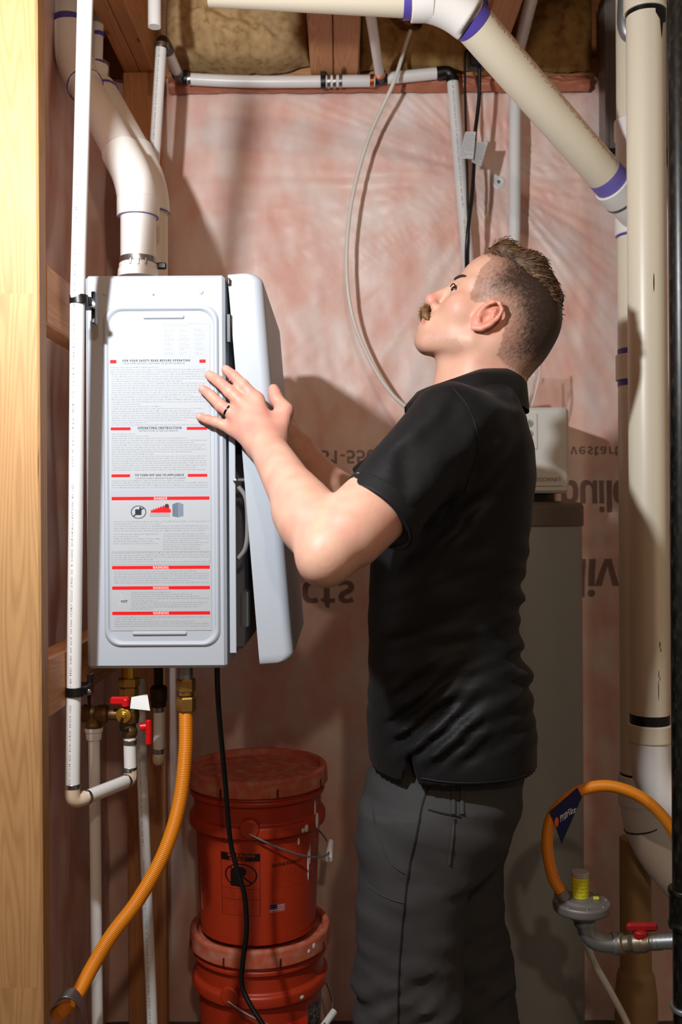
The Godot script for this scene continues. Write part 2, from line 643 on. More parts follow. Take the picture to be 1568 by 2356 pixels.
func room() -> void:
	var x0 := -0.60
	var x1 := 1.25
	var top := CY + 1.085
	var big := FastNoiseLite.new()
	big.seed = 4
	big.noise_type = FastNoiseLite.TYPE_SIMPLEX_SMOOTH
	big.frequency = 1.0
	big.fractal_octaves = 3
	var nail3 := P(1145, 420, WALL)
	var nail := Vector2(nail3.x, nail3.y)
	# rear wall: pink batts behind clear sheeting, printed upside down
	var px_m := 800.0
	var iw := int((x1 - x0) * px_m)
	var ih := int(top * px_m)
	var py0 := top
	var im := Image.create(iw, ih, false, Image.FORMAT_RGBA8)
	im.fill(Color(0.36, 0.22, 0.19, 0.0))
	var ink := Color(0.36, 0.22, 0.19, 0.80)
	var faint := Color(0.40, 0.27, 0.23, 0.80)
	var line := func(s: String, pxl: float, py_top: float, x_height: float, c: Color, gap: float, squeeze: float):
		# x_height of lower-case letters in pixels of the photograph; the line reads upside down
		var k := px_m * WALL / F
		var size := int(x_height * k / 0.54)
		var strip := Image.create(iw, size * 2, false, Image.FORMAT_RGBA8)
		strip.fill(Color(c.r, c.g, c.b, 0.0))
		txt(strip, s, (P(pxl, 1178, WALL).x - x0) * px_m, size * 1.5, size, c, "bold", gap, squeeze)
		strip.flip_y()
		var y := (py0 - P(784, py_top, WALL).y) * px_m
		im.blend_rect(strip, Rect2i(0, 0, iw, size * 2), Vector2i(0, int(y - size * 0.5)))
	line.call("-231-5567", 700, 1037, 23.0, ink, 0.0, 1.0)
	line.call("livestart", 1289, 1031, 18.5, ink, 0.0, 0.98)
	line.call("build", 1280, 1109, 53.0, ink, -8.0, 0.88)
	line.call("live", 1316, 1288, 63.0, ink, -8.0, 0.92)
	line.call("cts", 690, 1335, 50.0, ink, 0.0, 1.0)
	var rear := MB.new()
	var uv2 := PackedVector2Array()
	var rows := []
	var uvs := []
	var step := 0.0085
	var nx := int((x1 - x0) / step)
	var ny := int(top / step)
	for i in ny + 1:
		var row := PackedVector3Array()
		var ur := PackedVector2Array()
		for j in nx + 1:
			var x := x0 + (x1 - x0) * j / nx
			var y := top * i / ny
			var h := poly_height(x, y, big, nail)
			# long slack pleats low on the right and beside the head of the softener
			var q := (y - (CY - 0.055)) - 0.16 * (x - 0.62)
			if x > 0.3:
				h += 0.010 * exp(-q * q / 0.0007) * clampf((x - 0.3) * 4, 0, 1) + 0.007 * exp(-pow(q + 0.07, 2) / 0.0004) * clampf((x - 0.3) * 4, 0, 1)
			row.append(Vector3(x, y, -WALL + h))
			ur.append(Vector2(x, y))
			uv2.append(Vector2((x - x0) / (x1 - x0), (py0 - y) * px_m / ih))
		rows.append(row)
		uvs.append(ur)
	rear.grid(rows, false, uvs)
	var am := rear.mesh()
	var arr := am.surface_get_arrays(0)
	arr[Mesh.ARRAY_TEX_UV2] = uv2
	var am2 := ArrayMesh.new()
	am2.add_surface_from_arrays(Mesh.PRIMITIVE_TRIANGLES, arr)
	var wb := put("wall_rear", am2, poly_material(im, "printed_pink_sheet"))
	tag(wb, "rear wall of pink insulation under clear printed plastic sheeting", "wall", "", "structure")
	var core := MB.new()
	bx(core, Vector3((x0 + x1) / 2, CY + 0.02, -WALL - 0.08), Vector3(x1 - x0 + 0.4, 2 * CY + 0.12, 0.14), 0.001)
	obj("sheathing", core, mat("orange_fir", Color.WHITE), wb)
	# left wall, behind the open studs: the same sheeting, slack
	var lf := MB.new()
	rows = []
	uvs = []
	for i in 121:
		var row := PackedVector3Array()
		var ur := PackedVector2Array()
		for j in 61:
			var z := -1.46 - (WALL - 1.46) * j / 60.0
			var y := top * i / 120
			var h := 0.012 + 0.022 * big.get_noise_2d(z * 2.2 + 9.0, y * 0.9) + 0.010 * big.get_noise_2d(z * 7.0, y * 1.5 + 3.0)
			h += 0.03 * exp(-pow(z + 2.36 + 0.05 * (y - 1.6), 2) / 0.0012) * smoothstep(1.2, 1.6, y)
			row.append(Vector3(x0 + maxf(h, 0.001), y, z))
			ur.append(Vector2(z + 5.0, y))
		rows.append(row)
		uvs.append(ur)
	lf.grid(rows, false, uvs, true)
	var wl := struct("wall_left", lf, poly_material(null, "plain_pink_sheet"), "left wall of pink insulation behind slack clear plastic", "wall")
	var lc := MB.new()
	bx(lc, Vector3(x0 - 0.08, 1.29, -2.05), Vector3(0.14, 2.58, 1.3), 0.001)
	obj("sheathing", lc, mat("orange_fir", Color.WHITE), wl)
	var plaster := mat("grey_plaster", Color(0.62, 0.58, 0.53), 0.9)
	var conc := mat("concrete", Color(1, 1, 1), 0.85)
	conc.albedo_texture = ramp_tex(noise_img(512, 512, 0.02, 5, 8), [[0.2, Color(0.30, 0.28, 0.26)], [0.8, Color(0.42, 0.40, 0.37)]])
	conc.uv1_triplanar = true
	conc.uv1_scale = Vector3(0.8, 0.8, 0.8)
	struct("wall_left_return", box(Vector3(-1.38, 1.29, -1.53), Vector3(1.5, 2.58, 0.12), 0.002), plaster, "unseen short plastered return wall left of the doorway stud", "wall")  # out of view; ends the pink wall short of the bulb
	struct("wall_side", box(Vector3(-2.2, 1.29, 0.5), Vector3(0.14, 2.58, 4.2), 0.002), plaster, "unseen plain plastered wall at the left, set back from the bulb", "wall")  # out of view; stands back from the bulb to return neutral bounce
	struct("wall_right", box(Vector3(x1 + 0.07, 1.29, -0.05), Vector3(0.14, 2.58, 5.3), 0.002), plaster, "plain plastered wall beyond the drain pipes", "wall")
	struct("wall_front", box(Vector3(-0.45, 1.29, 2.5), Vector3(3.6, 2.58, 0.14), 0.002), plaster, "plain plastered wall behind the photographer", "wall")
	struct("floor", box(Vector3(-0.45, -0.06, 0.0), Vector3(3.8, 0.12, 5.3), 0.002), conc, "grey concrete basement floor", "floor")
	var osb := mat("strand_board", Color(1, 1, 1), 0.8)
	osb.albedo_texture = ramp_tex(noise_img(512, 512, 0.05, 3, 18), [[0.2, Color(0.50, 0.36, 0.22)], [0.8, Color(0.66, 0.50, 0.32)]])
	osb.uv1_triplanar = true
	osb.uv1_scale = Vector3(2, 2, 2)
	struct("ceiling", box(Vector3(-0.45, CY + 1.37, 0.0), Vector3(3.8, 0.12, 5.3), 0.002), osb, "subfloor boards above the open joists", "ceiling")
	# the washer nail that gathers the sheet
	var t := thing("washer_nail", "round white plastic washer nail gathering the pink sheeting into pleats", "nail", nail3 + Vector3(0, 0, 0.0))
	var h0 := Vector3(nail3.x, nail3.y, -WALL + poly_height(nail3.x, nail3.y, big, nail) + 0.001)
	var wn := MB.new()
	turned(wn, h0 - Vector3(0, 0, 0.002), Vector3.BACK, [Vector2(0.004, 0.003), Vector2(0.009, 0.003), Vector2(0.011, 0.0055), Vector2(0.0175, 0.0035), Vector2(0.018, 0.0), Vector2(0, 0.0)], 28, 0.0006)
	obj("washer", wn, mat("white_pipe", Color.WHITE), t)
	for k in 8:
		var a := TAU * k / 8
		obj("rib", box(h0 + Vector3(cos(a), sin(a), 0) * 0.0125 + Vector3(0, 0, 0.003), Vector3(0.005, 0.0014, 0.0016), 0.0003, Basis(Vector3.BACK, a)), mat("white_pipe", Color.WHITE), t)
	var nh := MB.new()
	turned(nh, h0, Vector3.BACK, [Vector2(0, 0.0), Vector2(0.0045, 0), Vector2(0.0045, 0.0035), Vector2(0, 0.0045)], 14, 0.0006)
	obj("nail_head", nh, mat("steel", Color.WHITE), t)

# a bulging insulation batt: soft front between x0..x1, y0..y1, standing out by depth
func batt(called: String, x0: float, x1: float, y0: float, y1: float, z: float, depth: float, m: Material, seed_: int, label: String, sag := 0.0) -> void:
	var n := FastNoiseLite.new()
	n.seed = seed_
	n.noise_type = FastNoiseLite.TYPE_SIMPLEX_SMOOTH
	n.frequency = 1.0
	n.fractal_octaves = 4
	var rows := []
	for i in 41:
		var row := PackedVector3Array()
		for j in 61:
			var u := j / 60.0
			var w := i / 40.0
			var e := pow(sin(PI * clampf(u, 0.0, 1.0)), 0.35) * pow(sin(PI * clampf(w, 0.0, 1.0)), 0.35)
			var x := lerpf(x0, x1, u)
			var y := lerpf(y0, y1, w) - sag * sin(PI * u) * (1 - w)
			var b := e * depth * (1.0 + 0.40 * n.get_noise_2d(x * 4.0, y * 6.0)) + 0.004 * n.get_noise_2d(x * 30.0, y * 30.0) * e
			row.append(Vector3(x, y + 0.012 * n.get_noise_2d(x * 8.0, 7.0) * (1 - w), z + b))
		rows.append(row)
	var mb := MB.new()
	mb.grid(rows, false)
	var back := []
	for i in [0, 40]:
		var r2 := PackedVector3Array()
		for p in rows[i]:
			r2.append(Vector3(p.x, p.y, z - 0.03))
		back.append(r2)
	mb.grid(back, false, [], true)
	tag(obj(called, mb, m), label, "insulation")

func board(called: String, c: Vector3, size: Vector3, m: Material, label: String, category: String, group := "") -> MeshInstance3D:
	var o := obj(called, box(c, size, 0.003), m)
	tag(o, label, category, group)
	return o

func framing() -> void:
	var fir: Material = mats["pale_fir"]
	var ofir: Material = mats["orange_fir"]
	var pl := -0.432                       # room side of the stud partition at the left
	board("wall_stud", Vector3(pl - 0.0445, CY + 0.0, -1.449), Vector3(0.089, 2 * 1.07 + 0.4 - 0.4 + 0.0, 0.038), fir, "broad pale stud nearest the camera, blurred, at the very left edge", "stud")
	board("wall_stud", Vector3(-0.4755, CY - 0.1, -2.43), Vector3(0.093, 2.34, 0.038), ofir, "upright stud against the rear wall, behind the vent pipes and yellow hose", "stud")
	for k in 2:
		var y: float = [CY + 0.3255, CY - 0.2575][k]
		board("blocking", Vector3(pl - 0.019, y, -1.9395), Vector3(0.038, 0.089, 0.942), ofir, ["flat wood blocking between studs level with the heater top, behind the printed pipe", "flat wood blocking between studs level with the heater bottom, behind the lower clip"][k], "blocking")
	# joists overhead, running away from the camera
	var jy := CY + 1.07 + 0.1185
	var js := func(x: float, w: float, label: String, group := ""):
		board("ceiling_joist", Vector3(x, jy, -0.03), Vector3(w, 0.237, 4.84), ofir, label, "joist", group)
	js.call(-0.501, 0.037, "left board of the doubled joist above the vent pipes")
	js.call(-0.463, 0.037, "right board of the doubled joist above the vent pipes, its dark side showing")
	js.call(-0.040, 0.055, "knotty left board of the doubled joist over the middle of the horizontal water pipe")
	js.call(0.0195, 0.060, "right board of the doubled joist over the middle of the horizontal water pipe")
	js.call(0.358, 0.060, "joist beside the blue strap and behind the slanted drain pipe")
	struct("trim_1", box(Vector3(0.3, CY + 1.19, -WALL - 0.02), Vector3(2.0, 0.24, 0.04), 0.002), ofir, "rim board above the rear wall", "rim board")
	# insulation pushed in between the joists
	var yl := mat("yellow_wool", Color(1, 1, 1), 0.95, 0.0, 0.1)
	yl.albedo_texture = ramp_tex(noise_img(512, 512, 0.03, 5, 31), [[0.10, Color(0.52, 0.40, 0.25)], [0.35, Color(0.68, 0.56, 0.39)], [0.8, Color(0.74, 0.63, 0.47)]])
	yl.uv1_triplanar = true
	yl.uv1_scale = Vector3(2.4, 2.4, 2.4)
	var br := mat("brown_wool", Color(1, 1, 1), 0.95, 0.0, 0.1)
	br.albedo_texture = ramp_tex(noise_img(512, 512, 0.02, 5, 37), [[0.10, Color(0.42, 0.30, 0.17)], [0.4, Color(0.58, 0.45, 0.27)], [0.85, Color(0.66, 0.53, 0.34)]])
	br.uv1_triplanar = true
	br.uv1_scale = Vector3(2, 2, 2)
	batt("insulation_batt", -0.425, -0.07, CY + 1.105, CY + 1.31, -WALL + 0.02, 0.15, yl, 2, "fluffy yellow insulation batt bulging between the joists at upper left", 0.015)
	batt("insulation_batt", 0.055, 0.325, CY + 1.095, CY + 1.31, -WALL + 0.02, 0.06, br, 5, "brown insulation batt around the hole of the white tube")
	batt("insulation_batt", 0.43, 0.63, CY + 1.095, CY + 1.31, -WALL + 0.02, 0.06, br, 8, "brown insulation batt above the sheet metal duct")
	# the sheeting's slack upper edge
	var edge := MB.new()
	var n := FastNoiseLite.new()
	n.seed = 12
	n.noise_type = FastNoiseLite.TYPE_SIMPLEX_SMOOTH
	n.frequency = 1.0
	var rows := []
	for i in 13:
		var row := PackedVector3Array()
		for j in 201:
			var x := -0.42 + 1.04 * j / 200.0
			var w := i / 12.0
			var y := CY + 1.040 + 0.040 * w * (1.0 + 0.25 * n.get_noise_2d(x * 5.0, 2.0))
			row.append(Vector3(x, y, -WALL + 0.03 + 0.020 * sin(PI * w) + 0.012 * n.get_noise_2d(x * 13.0, w * 2.0)))
		rows.append(row)
	edge.grid(rows, false)
	tag(obj("sheeting_hem", edge, mat("red_tape_sheet", Color(0.68, 0.42, 0.32), 0.5)), "crumpled reddish hem of the sheeting along the top of the rear wall", "sheeting")
	# blue strap by the joist
	board("blue_strap", P(1128, 18, 2.20) + Vector3(0, 0.02, 0), Vector3(0.024, 0.13, 0.05), mat("blue_paint", Color(0.10, 0.24, 0.50), 0.45), "dark blue strap hanging beside the joist above the slanted pipe", "strap")
	var stub := MB.new()
	tube(stub, PackedVector3Array([P(355, 62, 2.05), P(355, -75, 2.05)]), 0.0135, 16)
	tag(obj("pipe_stub", stub, mats["white_pipe"]), "short white pipe stub hanging with a cut end at the top left", "pipe")

# ---------------------------------------------------------------- helpers for plumbing
func pipe(called: String, label: String, pts: PackedVector3Array, r: float, m: Material, category := "pipe", group := "") -> MeshInstance3D:
	var mb := MB.new()
	tube(mb, pts, r, 24, true, Vector3(0, 0, -1) if absf((pts[1] - pts[0]).normalized().z) < 0.9 else Vector3.DOWN)
	var o := obj(called, mb, m)
	tag(o, label, category, group)
	return o

func band(called: String, at: Vector3, dir: Vector3, r: float, w: float, m: Material, parent: Node, thick := 0.0012) -> void:
	var mb := MB.new()
	turned(mb, at - dir.normalized() * w / 2, dir, [Vector2(r - 0.001, 0), Vector2(r + thick, 0), Vector2(r + thick, w), Vector2(r - 0.001, w)], 28, 0.0005)
	obj(called, mb, m, parent)

# a hub: a pipe socket a little wider than the pipe
func hub(called: String, at: Vector3, dir: Vector3, r: float, length: float, m: Material, parent: Node) -> void:
	var mb := MB.new()
	turned(mb, at, dir, [Vector2(r * 0.96, 0.0), Vector2(r * 1.13, 0.0), Vector2(r * 1.13, length), Vector2(r * 0.96, length)], 32, 0.002)
	obj(called, mb, m, parent)

func wall_pipes() -> void:
	var d := 2.43
	var r := 0.0143
	var pex: Material = mats["white_pipe"]
	var printed: Material = mats["printed_white_pipe"]
	var blk: Material = mats["black_plastic"]
	var steel: Material = mats["steel"]
	# the run under the joists
	var a := P(432, 182, d)
	var b := P(590, 188, d)
	var c := P(862, 186, d)
	var o := pipe("water_pipe", "long horizontal white water pipe under the joists", smooth_path([a, b, c], 6), r, pex)
	for p in [[436, 182], [756, 188], [769, 188], [783, 187]]:
		band("crimp_ring", P(p[0], p[1], d), c - a, r, 0.008, steel, o)
	band("crimp_ring", P(855, 186, d), c - a, r, 0.010, mats["copper"], o)
	o = pipe("water_pipe", "white water pipe between the black tee and the black elbow at upper right", PackedVector3Array([P(890, 180, d), P(1012, 168, d)]), r, pex)
	band("crimp_ring", P(1010, 168, d), P(1012, 168, d) - P(890, 180, d), r, 0.014, blk, o)
	# black tee under the second joist
	var t := thing("pipe_tee", "black plastic tee joining three white water pipes", "fitting", P(875, 183, d))
	var mb := MB.new()
	rod(mb, P(858, 187, d), P(895, 179, d), 0.0125)
	obj("run", mb, blk, t)
	mb = MB.new()
	rod(mb, P(876, 183, d), P(873, 170, d - 0.03), 0.0125)
	obj("branch", mb, blk, t)
	band("crimp_ring", P(873, 168, d - 0.04), P(873, 168, d - 0.04) - P(876, 183, d), 0.0125, 0.010, mats["copper"], t)
	pipe("water_pipe", "pinkish white pipe running from the black tee towards the camera under the joist", PackedVector3Array([P(873, 172, d - 0.03), P(846, -8, 2.0), P(835, -160, 1.75)]), 0.0115, pex)
	# hanger on the joist
	t = thing("pipe_hanger", "black plastic hanger holding the horizontal water pipe below the doubled joist", "hanger", P(743, 188, d))
	band("loop", P(743, 188, d), Vector3.RIGHT, r, 0.012, blk, t, 0.003)
	obj("strap", box(P(743, 170, d - 0.012), Vector3(0.013, 0.03, 0.006), 0.001), blk, t)
	# the black elbow at upper right and the pipe that leans down to the softener
	t = thing("pipe_elbow", "black plastic elbow at the right end of the horizontal water pipe", "fitting", P(1030, 165, d))
	mb = MB.new()
	tube(mb, bend(P(1006, 168, d), P(1037, 164, d), P(1041, 186, d), 0.018), 0.0145, 18)
	obj("body", mb, blk, t)
	band("ring", P(1041, 184, d), Vector3(0.05, -1, 0), 0.0143, 0.012, blk, t, 0.002)
	pipe("water_pipe", "printed white pipe leaning down from the black elbow behind the man's head", PackedVector3Array([P(1040, 178, d), P(1058, 400, d), P(1076, 600, d), P(1103, 900, 2.3)]), r, printed)
	pipe("water_pipe", "plain white upright pipe between the round washer and the slanted drain pipe", smooth_path([P(1226, -20, 2.12), P(1204, 70, 2.33), P(1188, 150, d), P(1184, 300, d), P(1182, 560, d), P(1168, 760, d - 0.03), P(1150, 930, 2.40)], 5), r, pex)
	# left end
	t = thing("pipe_elbow", "black plastic elbow at the left end of the horizontal water pipe", "fitting", P(415, 178, d))
	mb = MB.new()
	tube(mb, bend(P(432, 182, d), P(410, 178, d), P(406, 165, d - 0.05), 0.02), 0.0145, 18)
	obj("body", mb, blk, t)
	pipe("water_pipe", "short white pipe linking the two black elbows at upper left", PackedVector3Array([P(408, 170, d - 0.03), P(382, 108, 2.24)]), 0.0125, pex)
	t = thing("pipe_elbow", "black plastic elbow on top of the printed pipe in front of the rear stud", "fitting", P(372, 95, 2.21))
	mb = MB.new()
	tube(mb, bend(P(386, 116, 2.26), P(373, 92, 2.21), P(371, 112, 2.21), 0.014), 0.0145, 18)
	obj("body", mb, blk, t)
	band("clamp", P(371, 106, 2.21), Vector3.UP, 0.0145, 0.010, steel, t)
	pipe("water_pipe", "printed white pipe dropping behind the vent elbows in front of the rear stud", PackedVector3Array([P(371, 104, 2.21), P(355, 365, 2.21), P(336, 700, 2.21)]), 0.0122, printed)
	# slack tube looping down to the softener
	var tb := MB.new()
	tube(tb, smooth_path([P(944, 70, 2.39), P(932, 105, 2.39), P(905, 190, 2.38), P(850, 312, 2.40), P(815, 430, 2.40), P(799, 540, 2.40), P(798, 650, 2.40), P(815, 745, 2.40), P(852, 832, 2.38), P(897, 902, 2.34), P(945, 945, 2.28), P(1020, 990, 2.2), P(1110, 1015, 2.12)], 6), 0.0047, 12)
	tag(obj("drain_tube", tb, mat("milky_tube", Color(0.84, 0.83, 0.79), 0.35)), "thin milky tube looping down in front of the pink wall", "tube")
	var hook := MB.new()
	tube(hook, smooth_path([P(908, 15, 2.36), P(925, 28, 2.35), P(945, 44, 2.36), P(964, 56, 2.40)], 5), 0.008, 12)
	tag(obj("cable", hook, blk), "black cable end poking from the brown insulation", "cable")
	# transformer, its two wires and their tags
	t = thing("power_adapter", "black power adapter hanging under the slanted drain pipe", "adapter", P(1097, 155, 2.36))
	obj("body", box(P(1097, 133, 2.36), Vector3(0.040, 0.055, 0.035), 0.004), blk, t)
	obj("prong_plate", box(P(1097, 104, 2.38), Vector3(0.03, 0.02, 0.02), 0.003), mats["white_pipe"], t)
	mb = MB.new()
	tube(mb, smooth_path([P(1102, 155, 2.36), P(1101, 230, 2.37), P(1092, 310, 2.37), P(1090, 370, 2.37), P(1085, 450, 2.36), P(1076, 530, 2.35), P(1073, 620, 2.34), P(1085, 900, 2.2)], 6), 0.0047, 10)
	tag(obj("adapter_cable", mb, blk), "thicker black cord from the adapter down behind the man's head", "cord")
	mb = MB.new()
	tube(mb, smooth_path([P(1084, 112, 2.38), P(1070, 122, 2.37), P(1069, 180, 2.37), P(1071, 300, 2.37), P(1074, 400, 2.36), P(1075, 470, 2.36), P(1078, 540, 2.36), P(1077, 620, 2.35), P(1090, 900, 2.21)], 6), 0.003, 10)
	tag(obj("adapter_cable", mb, blk), "thinner black wire beside the thick cord behind the man's head", "cord")
	var sp := Image.create(96, 160, false, Image.FORMAT_RGB8)
	sp.fill(Color(0.82, 0.82, 0.82))
	var rng := RandomNumberGenerator.new()
	rng.seed = 3
	small_print(sp, 6, 8, 90, 150, 11, Color(0.3, 0.3, 0.32), rng)
	var pm := mat("printed_paper", Color(1, 1, 1), 0.45)
	pm.albedo_texture = ImageTexture.create_from_image(sp)
	for k in 2:
		var q: Array = [[P(1070, 303, 2.345), P(1094, 303, 2.35), P(1088, 366, 2.35), P(1055, 364, 2.345)], [P(1093, 326, 2.36), P(1122, 327, 2.37), P(1106, 384, 2.37), P(1084, 372, 2.355)]][k]
		mb = MB.new()
		var off := Vector3(0, 0, -0.0006)
		mb.quad(q[0], q[1], q[2], q[3], Vector3.BACK)
		mb.quad(q[0] + off, q[1] + off, q[2] + off, q[3] + off, Vector3.FORWARD)
		for e in 4:
			mb.quad(q[e], q[(e + 1) % 4], q[(e + 1) % 4] + off, q[e] + off, Vector3.UP)
		tag(obj("cord_tag", mb, pm), ["white printed warning tag in front on the black cords", "greyer printed warning tag turned aside behind the white one"][k], "tag")

func left_plumbing() -> void:
	var pex: Material = mats["white_pipe"]
	var printed: Material = mats["printed_white_pipe"]
	var blk: Material = mats["black_plastic"]
	var steel: Material = mats["steel"]
	var brass: Material = mats["brass"]
	var dull: Material = mats["dull_brass"]
	var ivory := mat("ivory_fitting", Color(0.78, 0.70, 0.60), 0.4)
	# the long pipe in front of the left wall
	var r := 0.0112
	var top := P(197, -30, 1.42)
	var low := P(167, 1812, 1.565)
	var mid := P(178, 690, 1.535)
	var o := pipe("water_pipe", "long printed white pipe clipped in front of the left wall", PackedVector3Array([top, P(188, 320, 1.48), mid, P(174, 1200, 1.55), low]), r, printed)
	band("crimp_ring", P(167, 1808, 1.565), Vector3.UP, r, 0.007, steel, o)
	for k in 2:
		var at: Vector3 = [P(180, 690, 1.537), P(171, 1591, 1.56)][k]
		var t := thing("pipe_clip", ["upper black clip holding the long printed pipe beside the heater top", "lower black clip holding the long pipe just below the heater's bottom"][k], "clip", at)
		band("loop", at + Vector3(0.001, 0, 0), Vector3.UP, r, 0.014, blk, t, 0.003)
		obj("bracket", box(at + Vector3(0.004, 0.0, -0.028), Vector3(0.028, 0.014, 0.04), 0.002), blk, t)
		obj("plate", box(at + Vector3(-0.004 + 0.018, -0.004, -0.045), Vector3(0.006, 0.05, 0.02), 0.001), blk, t)
		var sc := MB.new()
		turned(sc, at + Vector3(0.018, -0.004, -0.016), Vector3.BACK, [Vector2(0, 0), Vector2(0.005, 0), Vector2(0.005, 0.003), Vector2(0, 0.004)], 14, 0.0005)
		obj("screw", sc, steel, t)
	# elbow, short run and riser to the valve
	var t := thing("pipe_elbow", "ivory plastic elbow at the foot of the long printed pipe", "fitting", P(172, 1835, 1.6))
	var mb := MB.new()
	tube(mb, bend(P(167, 1810, 1.565), P(167, 1845, 1.565), P(196, 1836, 1.58), 0.013), 0.0118, 18)
	obj("body", mb, ivory, t)
	var c0 := P(190, 1838, 1.577)
	var c1 := P(293, 1797, 1.71)
	o = pipe("water_pipe", "short sloping white pipe between two elbows under the heater", PackedVector3Array([c0, c1]), 0.0112, pex)
	band("crimp_ring", c0.lerp(c1, 0.06), c1 - c0, 0.0112, 0.007, steel, o)
	band("crimp_ring", c0.lerp(c1, 0.95), c1 - c0, 0.0112, 0.007, steel, o)
	t = thing("pipe_elbow", "ivory plastic elbow below the brass valve with the red handle", "fitting", P(299, 1792, 1.72))
	mb = MB.new()
	tube(mb, bend(c1, P(301, 1795, 1.72), P(300, 1772, 1.72), 0.012), 0.0118, 18)
	obj("body", mb, ivory, t)
	o = pipe("water_pipe", "short upright white pipe with two crimp rings below the brass valve", PackedVector3Array([P(300, 1780, 1.72), P(298, 1694, 1.72)]), 0.0108, pex)
	for y in [1707, 1770]:
		band("crimp_ring", P(299, y, 1.72), Vector3.UP, 0.0108, 0.008, steel, o)
	# the brass valve
	var d := 1.72
	t = thing("service_valve", "brass service valve with two red handles under the heater", "valve", P(295, 1660, d))
	mb = MB.new()
	turned(mb, P(297, 1696, d), Vector3.UP, [Vector2(0, 0), Vector2(0.012, 0), Vector2(0.0145, 0.006), Vector2(0.0145, 0.014), Vector2(0.012, 0.016), Vector2(0.012, 0.022), Vector2(0.0165, 0.026), Vector2(0.018, 0.038), Vector2(0.0165, 0.048), Vector2(0.012, 0.052), Vector2(0.012, 0.075), Vector2(0, 0.075)], 24)
	obj("body", mb, dull, t)
	mb = MB.new()
	hexnut(mb, P(297, 1605, d), Vector3.UP, 0.0165, 0.018)
	hexnut(mb, P(297, 1580, d), Vector3.UP, 0.0185, 0.016)
	obj("union_nut", mb, brass, t)
	mb = MB.new()
	turned(mb, P(297, 1562, d), Vector3.UP, [Vector2(0.0, 0), Vector2(0.0125, 0), Vector2(0.0125, 0.04), Vector2(0, 0.04)], 22)
	obj("nipple", mb, mats["gold_brass"], t)
	mb = MB.new()
	var cap_at := P(283, 1647, d - 0.022)
	turned(mb, cap_at - Vector3(0, 0, 0.02), Vector3.BACK, [Vector2(0, 0), Vector2(0.0125, 0), Vector2(0.0138, 0.004), Vector2(0.0138, 0.016), Vector2(0.012, 0.019), Vector2(0.006, 0.020), Vector2(0.004, 0.023), Vector2(0, 0.023)], 24)
	obj("drain_cap", mb, mats["gold_brass"], t)
	mb = MB.new()
	tube(mb, smooth_path([cap_at + Vector3(0, -0.002, 0.003), cap_at + Vector3(-0.004, -0.016, 0.004), cap_at + Vector3(-0.001, -0.026, 0.0), cap_at + Vector3(0.008, -0.024, -0.006)], 5), 0.0022, 8)
	obj("cap_leash", mb, blk, t)
	mb = MB.new()
	turned(mb, P(289, 1625, d - 0.02), Vector3.UP, [Vector2(0, 0), Vector2(0.0075, 0), Vector2(0.0075, 0.012), Vector2(0.005, 0.015), Vector2(0, 0.015)], 16)
	bx(mb, P(276, 1612, d - 0.02), Vector3(0.033, 0.014, 0.009), 0.003)
	obj("handle", mb, mats["red_plastic"], t, "red lever lying level")
	mb = MB.new()
	turned(mb, P(322, 1672, d - 0.01), Vector3.RIGHT, [Vector2(0, 0), Vector2(0.007, 0), Vector2(0.007, 0.012), Vector2(0, 0.013)], 16)
	bx(mb, P(342, 1684, d - 0.01), Vector3(0.010, 0.045, 0.014), 0.003)
	obj("handle", mb, mats["red_plastic"], t, "red lever hanging down")
	mb = MB.new()
	var q := [P(302, 1604, d - 0.025), P(339, 1597, d - 0.02), P(345, 1635, d - 0.03), P(299, 1630, d - 0.045)]
	mb.quad(q[0], q[1], q[2], q[3], Vector3.BACK)
	for k in 4:
		q.append(q[k] + Vector3(0, -0.0006, -0.0006))
	mb.quad(q[4], q[5], q[6], q[7], Vector3.FORWARD)
	for k in 4:
		mb.quad(q[k], q[(k + 1) % 4], q[4 + (k + 1) % 4], q[4 + k], Vector3.DOWN)
	tag(obj("paper_tag", mb, mats["paper"]), "small white paper tag on the brass valve under the heater", "tag")
	# side tee with the second pipe
	t = thing("brass_tee", "weathered brass tee left of the service valve on an upright white pipe", "fitting", P(215, 1650, d))
	mb = MB.new()
	turned(mb, P(188, 1641, d), P(270, 1644, d) - P(188, 1641, d), [Vector2(0, 0), Vector2(0.014, 0), Vector2(0.0155, 0.003), Vector2(0.0155, 0.012), Vector2(0.0135, 0.015), Vector2(0.0135, 0.026), Vector2(0.0155, 0.029), Vector2(0.0165, 0.040), Vector2(0.0145, 0.045), Vector2(0.010, 0.047), Vector2(0.010, 0.065), Vector2(0, 0.065)], 24)
	obj("run", mb, dull, t)
	mb = MB.new()
	turned(mb, P(215, 1676, d), Vector3.UP, [Vector2(0, 0), Vector2(0.014, 0), Vector2(0.0145, 0.006), Vector2(0.0135, 0.010), Vector2(0.0125, 0.024), Vector2(0, 0.026)], 24)
	obj("branch", mb, dull, t)
	o = pipe("water_pipe", "upright white pipe standing below the weathered brass tee", PackedVector3Array([P(216, 1690, d), P(219, 1900, d), P(224, 2356, d), P(225, 2460, d)]), 0.0097, pex)
	var cp := MB.new()
	turned(cp, P(216, 1702, d), Vector3.UP, [Vector2(0, 0), Vector2(0.0125, 0.0), Vector2(0.0135, 0.008), Vector2(0.0135, 0.013), Vector2(0.0155, 0.014), Vector2(0.0155, 0.021), Vector2(0, 0.021)], 26)
	obj("coupling", cp, pex, o)
	pipe("water_pipe", "white pipe rising in front of the rear stud, behind the yellow hose", PackedVector3Array([P(320, 1560, 1.95), P(324, 1700, 1.95), P(338, 2060, 1.95), P(352, 2400, 1.95)]), 0.0106, printed)
	# relief valve outlet
	d = 1.80
	t = thing("relief_valve", "dark bronze relief valve under the heater with a capped white outlet", "valve", P(366, 1600, d))
	mb = MB.new()
